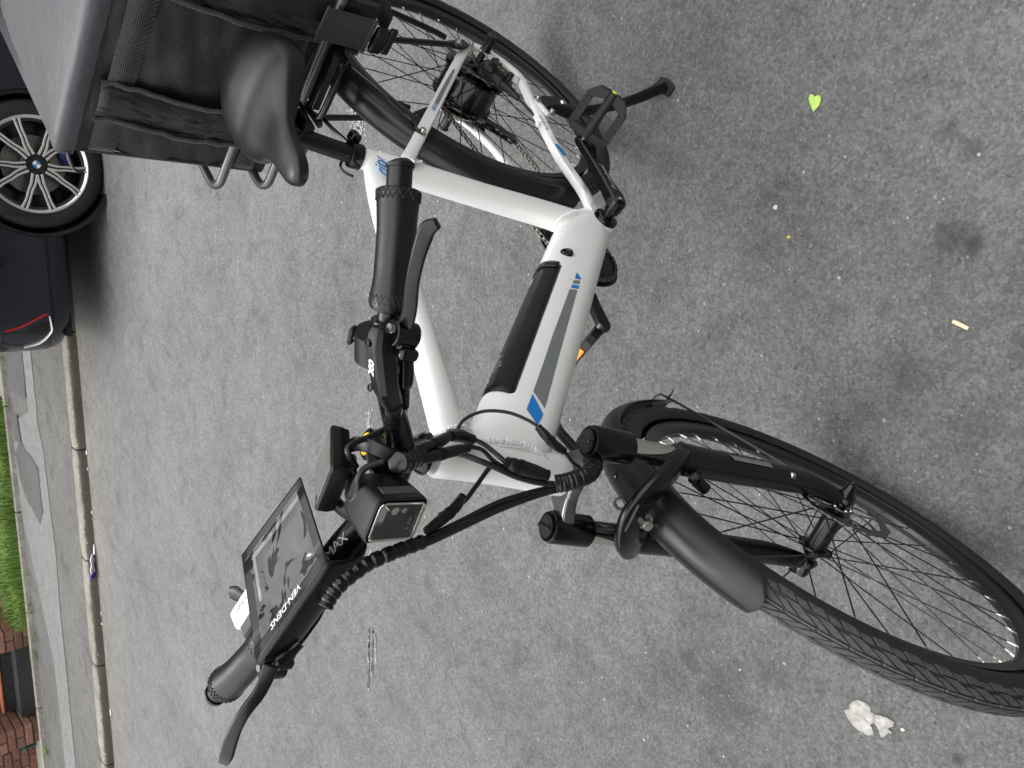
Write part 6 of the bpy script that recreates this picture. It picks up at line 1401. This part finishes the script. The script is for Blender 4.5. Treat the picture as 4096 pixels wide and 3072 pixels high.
for k in range(5): a = radians(70 + 72 * k); hubm.lathe([(0, -.002), (.010, -.002), (.012, -.010)], (.058 * cos(a), 0, .058 * sin(a)), Yn, 6)
bg1 = MB(); bg1.lathe([(0, .0025), (.026, .0025), (.033, .0015), (.034, -.001)], (0, 0, 0), Yn, 36)
bg2, bg3 = MB(), MB()
for k in range(4):
    mbq = bg2 if k % 2 else bg3; n_ = 8; mbq.add([Vector((0, -.0032, 0))] + [Vector((.021 * cos(pi / 2 * k + pi / 2 * j / n_), -.0032, .021 * sin(pi / 2 * k + pi / 2 * j / n_))) for j in range(n_ + 1)], [(0, j + 1, j + 2) for j in range(n_)])
cal_ = MB(); cal_.box((0, 0, 0), (.05, .05, .15), Matrix.Rotation(radians(65), 4, 'Y') @ Matrix.Translation((.165, .05, 0)), ch=.01)
def mk(n, mb, mt, **k):
    me = mesh(n, mb, mt, **k); recalc(me); me.set_sharp_from_angle(angle=radians(35)); return me
M['calip'] = mat('blue_caliper', (.008, .02, .12), .3)
wheel_me = (mk('wheel', brl, 'alloydark'), [('tyre', mk('tyre', ty, 'rubber')), ('rim', mk('rim', rim_, 'alloyface')), ('brake_disc', mk('disc', dsc, 'discsteel')), ('spoke_body', mk('spokes', spd, 'alloydark')), ('spoke_face', mk('faces', spf, 'alloyface')), ('hub', mk('hub', hubm, 'alloydark')), ('badge', mk('badge', bg1, 'alloydark')), ('badge_quarter', mk('bq', bg2, 'roundb')), ('badge_quarter', mk('bq', bg3, 'roundw')), ('caliper', mk('cal', cal_, 'calip'))])
for x in ARX:
    for sg in (-1, 1): car_wheel(x, 1 if sg > 0 else -1)
# ================= TERRACED HOUSES LINING BOTH SIDES OF THE STREET (unseen, added to block low sky light and darken reflections) =================
M['hbrick'] = mat('london_brick_wall', (.17, .12, .09), .85, var=.25, scale=3, bump=.3, bscale=20); M['slate'] = mat('roof_slate', (.06, .062, .068), .6, var=.2, scale=4)
M['sash'] = mat('painted_sash', (.6, .6, .58), .5); M['wglass'] = mat('window_glass', (.02, .022, .025), .08); M['hdoor'] = mat('front_door_paint', (.03, .05, .09), .4)
HW_, HH, HD = 6.0, 8.6, 8.0
wl_ = MB(); wl_.box((0, HD / 2, HH / 2 - .1), (HW_ - .01, HD, HH + .2)); rfm = MB(); rfm.add([(-HW_ / 2, -.25, HH), (HW_ / 2, -.25, HH), (HW_ / 2, HD / 2, HH + 2.4), (-HW_ / 2, HD / 2, HH + 2.4), (HW_ / 2, HD + .25, HH), (-HW_ / 2, HD + .25, HH)], [(0, 1, 2, 3), (3, 2, 4, 5), (0, 3, 5), (1, 4, 2), (0, 5, 4, 1)])
wf = MB(); wf.box((0, -.02, 0), (1.15, .10, 1.75)); wp_ = MB(); wp_.box((0, -.05, .41), (1.0, .06, .76)); wp_.box((0, -.05, -.41), (1.0, .06, .76)); dm = MB(); dm.box((0, -.03, 1.08), (1.0, .12, 2.16)); cm_ = MB(); cm_.box((0, 0, 0), (.9, .6, 1.6))
HM_ = {n: mesh(n, b, k, False) for n, b, k in (('wall', wl_, 'hbrick'), ('roof', rfm, 'slate'), ('window', wf, 'sash'), ('pane', wp_, 'wglass'), ('door', dm, 'hdoor'), ('chimney', cm_, 'hbrick'))}
def house(s, t, ang, side):
    h = thing('sky_block_house', 'unseen three-storey brick terraced house added to block low sky light ' + side, 'house', G(s, t, .05), (0, 0, ang), 'unseen houses added along the street to block low sky light')
    def add(n, loc, par=h): o = bpy.data.objects.new(n, HM_[n]); C.objects.link(o); o.parent = par; o.location = loc; return o
    add('wall', (0, 0, 0)); r = add('roof', (0, 0, 0)); add('chimney', (HW_ / 2 - .5, HD / 2, HH + 2.6), r); add('door', (-1.9, 0, .1))
    for z in (1.7, 4.5, 7.1):
        for x in (-1.9, 0.2, 1.9):
            if z < 2 and x < -1: continue
            w_ = add('window', (x, 0, z)); add('pane', (0, 0, 0), w_)
aT = atan2(TV.y, TV.x)
for k in range(-5, 6):
    house(k * HW_ + 1.5, 11.6, aT - pi / 2, 'on the far side of the street')
    house(k * HW_ + 1.5, -9.5, aT + pi / 2, 'on the near side of the street')
nk = MB(); nk.box(Lc(0, -6.2, .03), (140, 6.0, .06)); struct('near_pavement', nk, 'pave', smooth=False)
